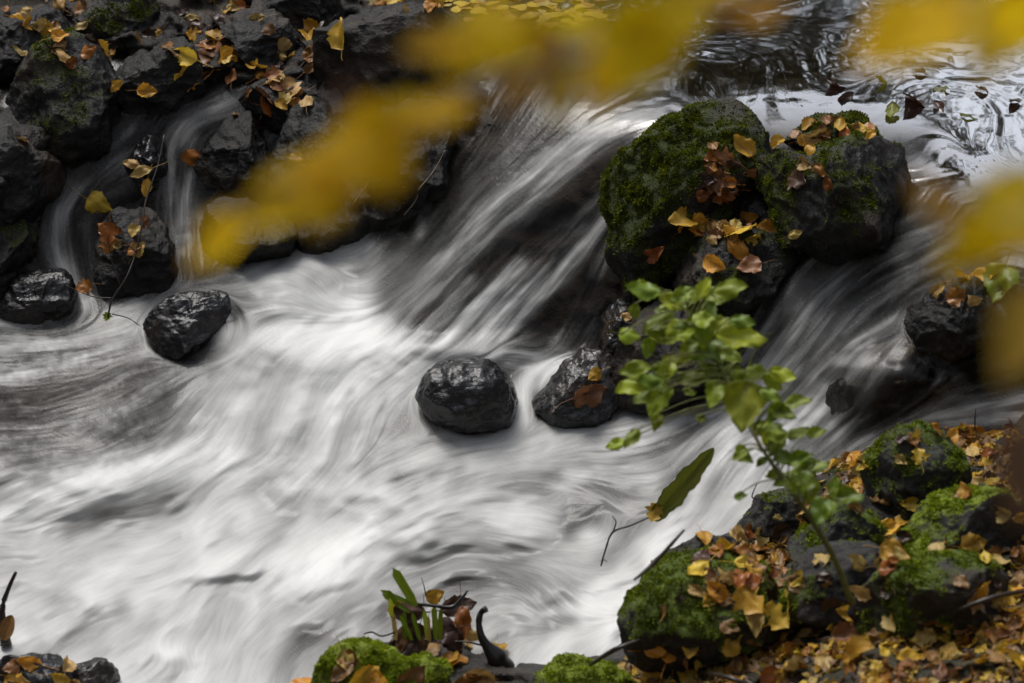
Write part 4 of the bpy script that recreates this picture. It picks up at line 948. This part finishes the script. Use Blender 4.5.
# curved black stub
_, d3 = surf(492, 660)
sb = root('stub', at_d(496, 668, d3-.03), 'curved wet black wooden stub rising from the bottom edge beside the foam', 'stub')
tube('stem', [at_d(506, 672, d3-.02), at_d(497, 658, d3-.03), at_d(483, 640, d3-.04), at_d(479, 624, d3-.04), at_d(481, 613, d3-.04), at_d(486, 609, d3-.045)], [.024, .018, .0075, .006, .005, .0062], M_STUB, sb, 10)
tube('side_twig', [at_d(484, 646, d3-.03), at_d(468, 642, d3-.03), at_d(452, 641, d3-.02), at_d(436, 638, d3-.02)], [.002, .0018, .0016, .0012], M_STUB, sb)
# grass tuft with trapped debris
_, d4 = surf(425, 648); d4 -= .04
gt = root('grass_tuft', at_d(420, 645, d4), 'green grass tuft with dark trapped leaves rising from the foam near the bottom', 'grass tuft')
for x0, y0, x1, y1, wd, c in ((416, 606, 393, 568, 8, 'green'), (412, 604, 380, 590, 4, 'green'), (410, 612, 382, 594, 4, 'green'), (398, 606, 388, 590, 4, 'green'), (392, 618, 390, 598, 4, 'lime'), (436, 640, 434, 605, 5, 'green'), (440, 640, 441, 608, 4, 'green'), (428, 640, 424, 610, 4, 'lime'), (420, 640, 412, 612, 4, 'green'), (396, 640, 393, 612, 4, 'tan'), (412, 640, 400, 615, 4, 'green'), (430, 642, 428, 615, 3, 'tan'), (405, 640, 404, 610, 4, 'green')):
    broad(x0, y0, d4-.02, x1, y1, d4-.03+random.uniform(-.02, .02), wd*1.15, c, 'blade', '', '', gt, .3)
for x, y, c, s, a, kd in ((400, 600, 'orange', .045, 250, 'heart'), (428, 600, 'orange', .035, 30, 'heart'), (425, 612, 'purple', .07, 180, 'oval'), (440, 610, 'purple', .07, 10, 'oval'), (420, 625, 'purple', .075, 250, 'heart'), (448, 618, 'brown', .06, 280, 'oval'), (462, 605, 'rust', .06, 275, 'oval'), (405, 625, 'brown', .05, 260, 'oval'), (448, 632, 'purple', .05, 300, 'heart'), (415, 640, 'purple', .06, 200, 'heart'), (455, 628, 'purple', .06, 200, 'heart')):
    child_leaf(gt, at_d(x, y, d4+random.uniform(-.01, .02)), c, s, kd, dirpx(a, random.uniform(-.4, .4)), -FV+UV*random.uniform(-.3, .6), name='dead_leaf')
tube('twig', [at_d(418, 604, d4-.03), at_d(436, 606, d4-.03), at_d(452, 607, d4-.03), at_d(462, 598, d4-.03), at_d(468, 590, d4-.03)], [.003, .0035, .004, .003, .0015], M_STUB, gt)
tube('twig', [at_d(426, 596, d4-.02), at_d(424, 586, d4-.02), at_d(421, 577, d4-.02)], [.0012, .001, .0006], M_TWIG, gt)
tube('twig', [at_d(395, 632, d4-.02), at_d(382, 636, d4-.02), at_d(372, 632, d4-.01), at_d(364, 634, d4)], [.0018, .002, .0018, .001], M_TWIG, gt)
# small twigs on the bank
for pts, lab in (([(762, 512), (760, 500), (752, 497), (757, 484)], 'tiny bare twig standing at the water edge below the sapling'), ([(975, 430), (975, 418), (976, 408)], 'short dark upright twig right of the highest bank boulder')):
    _, dd = surf(*pts[0]); t_ = tube('twig', [at_d(x, y, dd-.02) for x, y in pts], [.0014]*(len(pts)-1)+[.0008], M_TWIG); tag(t_, lab, 'twig')
for (x0, y0, x1, y1, lab) in ((590, 665, 640, 640, 'dark wet root along the bottom water edge'), (958, 610, 1030, 590, 'slim dark stick lying in the litter at the right'), (760, 690, 700, 672, 'thin stick lying in the bottom litter')):
    _, da = surf(x0, y0); _, db = surf(min(x1, 1100), y1)
    t_ = tube('stick', [at_d(x0, y0, da-.01), at_d((x0+x1)/2, (y0+y1)/2-3, min(da, db)-.02), at_d(x1, y1, db-.01)], [.003, .0045, .003], M_TWIG); tag(t_, lab, 'stick')
_, dfl = surf(420, 240)
for a, b, lab in (((418, 190), (445, 150), 'upper pale straw hanging at the left side of the fall'), ((352, 205), (372, 170), 'short pale straw under the long blurred yellow leaf'), ((404, 215), (420, 188), 'lower pale straw hanging at the left side of the fall')):
    _, dd = surf(*a); t_ = tube('straw', [at_d(a[0], a[1], dd-.02), at_d((a[0]+b[0])/2+3, (a[1]+b[1])/2, dd-.02), at_d(b[0], b[1], dd-.02)], [.0014, .0015, .0008], M_PALE); tag(t_, lab, 'straw')

# ------------------------------------------------------------------ near, out-of-focus autumn branches
FLM = {'yellow': leaf_mat('fresh_yellow_leaf', (.86, .60, .006), (.93, .70, .010), (.6, .45, .04), .72, .5, (.35, .2, .02), .25),
       'pale': leaf_mat('faded_yellow_leaf', (.56, .42, .05), (.62, .47, .08), (.5, .4, .1), .4, .5, (.4, .25, .08), .3),
       'amber': leaf_mat('amber_leaf', (.60, .34, .015), (.66, .42, .02), (.3, .16, .03), .6, .5, (.14, .07, .02), .4),
       'dun': leaf_mat('dun_leaf', (.16, .09, .05), (.20, .12, .07), (.1, .06, .03), .2, .5, (.06, .03, .02), .4)}
for n_, m_ in FLM.items():
    LM['f'+n_] = m_; m_.node_tree.nodes['Principled BSDF'].inputs['Specular IOR Level'].default_value = .12
def near_branch(label, d0, twig, leaves, group=None):
    o = root('leafy_branch', at_d(twig[0][0], twig[0][1], d0), label, 'branch', group)
    tube('twig', [at_d(x, y, d0+dd) for x, y, dd in twig], list(np.linspace(.0036, .0014, len(twig))), M_TWIG, o)
    for x, y, L, a, c, kd in leaves:
        dd = d0+random.uniform(-.05, .05); ca, sa = math.cos(math.radians(a)), math.sin(math.radians(a))
        child_leaf(o, at_d(x-ca*L/2, y+sa*L/2, dd), 'f'+c, L*dd/F0, kd, dirpx(a, random.uniform(-.15, .15)), -FV*.75+UV*random.uniform(.4, 1.0)+RV*random.uniform(-.3, .3))
near_branch('blurred yellow leaved branch hanging across the top centre', 1.25,
 [(900,-60,0),(780,-10,0),(690,10,0),(600,50,0),(520,70,0),(440,105,0),(330,160,0),(240,215,0)],
 [(232,235,110,215,'yellow','oval'),(285,200,120,205,'yellow','heart'),(345,160,120,210,'yellow','heart'),(400,125,110,200,'yellow','oval'),(440,112,80,185,'amber','oval'),(330,185,70,250,'pale','oval'),
  (440,45,85,190,'amber','oval'),(478,48,95,215,'yellow','heart'),(525,72,95,240,'amber','heart'),(560,92,70,265,'pale','oval'),(590,48,85,220,'pale','oval'),(628,60,110,240,'yellow','heart'),(560,25,80,200,'yellow','oval'),
  (655,30,100,205,'yellow','heart'),(700,14,100,215,'yellow','heart'),(745,10,100,200,'amber','oval'),(345,100,34,270,'dun','oval'),(600,88,70,265,'yellow','oval'),(500,20,60,200,'amber','oval')])
near_branch('blurred yellow leaved branch across the top right corner', 1.2,
 [(1160,-40,0),(1060,-10,0),(990,15,0),(930,20,0),(880,25,0)],
 [(900,38,120,205,'yellow','heart'),(960,28,120,215,'pale','oval'),(1000,42,100,240,'yellow','heart'),(1025,8,110,200,'yellow','heart'),(940,5,100,190,'amber','oval')])
near_branch('blurred pale yellow leaves at the right edge beside the broad boulder', 1.15,
 [(1200,120,0),(1120,170,0),(1060,200,0),(1000,215,0),(950,200,0)],
 [(1000,236,150,205,'yellow','heart'),(940,212,90,130,'amber','oval'),(1022,340,105,240,'pale','heart'),(1050,215,120,180,'pale','heart')])
near_branch('blurred brownish withered leaves at the lower right edge', 1.1,
 [(1180,380,0),(1100,410,0),(1060,430,0)],
 [(1032,478,110,250,'dun','heart'),(1045,425,90,220,'amber','oval')])

# ------------------------------------------------------------------ surroundings: pond beyond, unseen slopes raised to cut low sky light, woods
k = NB('forest_floor'); c = k.coord(); n = k.noise(6, 6, .7, c)
k.l(k.ramp(n, [(.35, (.02, .014, .009)), (.6, (.06, .035, .018)), (.75, (.10, .05, .02))]), k.b.inputs['Base Color']); k.b.inputs['Roughness'].default_value = .9; k.bump(n, 1, .05); M_FLOOR = k.m
g = np.linspace(-1, 1, 181); g = np.sign(g)*np.abs(g)**2.2*160; TX, TY = np.meshgrid(g, g)
far_edge = at_z(512., -160., .42)[1]
rr_ = np.hypot(TX, TY*.9); shade_slopes = np.clip((rr_-5.5)/6, 0, 1)**1.3*4.0+np.clip((rr_-14)/50, 0, 1)*10
back = np.clip(-TY/6, 0, 1); shade_slopes = shade_slopes*(.55+.9*back)+np.clip((np.abs(TX)-3.2)/4, 0, 1)*1.6+np.clip((-TX-2.4)/2, 0, 1)*1.8  # rear, side and left rises added out of view to block low light
shade_slopes = shade_slopes*np.where((np.abs(TX-1.2) < 3.5) & (TY > 0), .55, 1)
low = -.75*np.exp(-(rr_/4.2)**4); TZ = low+shade_slopes+.25*fbm(np.stack([TX/3, TY/3, TX*0], -1), 4, 3)*np.clip((rr_-4)/4, 0, 1)
TZ = np.where((TY > .6) & (rr_ < 7), np.minimum(TZ, .1), TZ)
me = mesh_np('forest_ground', np.stack([TX, TY, TZ], -1).reshape(-1, 3), quads(np.arange(TX.size).reshape(TX.shape))[:, ::-1], M_FLOOR)
tag(link('forest_ground', me), 'leaf strewn forest ground with unseen ravine slopes added to shade the stream', 'ground', kind='structure')
# still pond reaching to the far bank
e0 = at_z(wx[0]+0*wx, wy[0]+0*wx, .42); ys = np.linspace(0, 1, 40)[:, None]**1.6
xx = e0[None, :, 0]*(1+ys*1.2)+.3*ys; yy = e0[0, 1]+ys*7.5; pz = .4195+.0010*fbm(np.stack([xx*4, yy*3+0*xx, xx*0], -1), 3, 12)*np.clip(ys*20, 0, 1)
me = mesh_np('pond', np.stack([xx, yy+0*xx, pz+0*xx], -1)[:, ::4].reshape(-1, 3), quads(np.arange(40*len(wx[::4])).reshape(40, -1))[:, ::-1], M_WATER, True, {'foam': np.zeros(40*len(wx[::4])), 'pond': np.ones(40*len(wx[::4]))})
tag(link('pond', me), 'still dark pond above the falls', 'water', kind='structure')
M_BARK = bark('tree_bark', (.07, .06, .05), .9)
k = NB('crown_leaves'); n = k.noise(1.5, 4, .6, k.coord()); k.l(k.ramp(n, [(.35, (.035, .045, .008)), (.55, (.12, .09, .01)), (.7, (.22, .14, .015))]), k.b.inputs['Base Color']); M_CROWN = k.m
TR = [(-4.5,11,5.5),(-1.6,9.2,6.5),(-1.2,12.5,8),(1.1,12.5,3.7),(5.6,14,3.1),(6.8,13,5),(-7.5,9,6),(7.5,10,7),(-6,-1,6),(6.5,1,6.5),(5,-7.5,6.5),(-5,-8,6.5),(0,-10,7),(9,-3,7),(-9,3,7)]
for i, (x, y, h) in enumerate(TR):
    zz = float(shade_slopes[np.argmin(np.abs(g-y)), np.argmin(np.abs(g-x))]); tr_ = root('tree', (x, y, zz-.3), 'autumn tree standing on the ravine slope outside the view', 'tree', 'trees on the ravine slopes')
    rs = np.random.default_rng(i); pts = [np.array([x, y, zz-.3])+np.array([rs.normal()*.12*j, rs.normal()*.12*j, h*j/6]) for j in range(7)]
    tube('trunk', pts, list(np.linspace(.2, .05, 7)), M_BARK, tr_, 10)
    cl = rs.normal(size=(26, 3))*np.array([1.2, 1.2, 1.1])+np.array([0, 0, h*.78]); N = 5200; ci = rs.integers(0, 26, N)
    pos = cl[ci]+rs.normal(size=(N, 3))*.32; a = rs.normal(size=(N, 3)); a /= np.linalg.norm(a, axis=1)[:, None]; b = np.cross(a, rs.normal(size=(N, 3))); b /= np.linalg.norm(b, axis=1)[:, None]
    s = .10; vv = np.stack([pos-a*s, pos+b*s*.6, pos+a*s, pos-b*s*.6], 1).reshape(-1, 3)
    link('crown', mesh_np('crown', vv, np.arange(N*4).reshape(-1, 4), M_CROWN), tr_)
for o in bpy.data.objects:
    if '_o' in o: del o['_o']
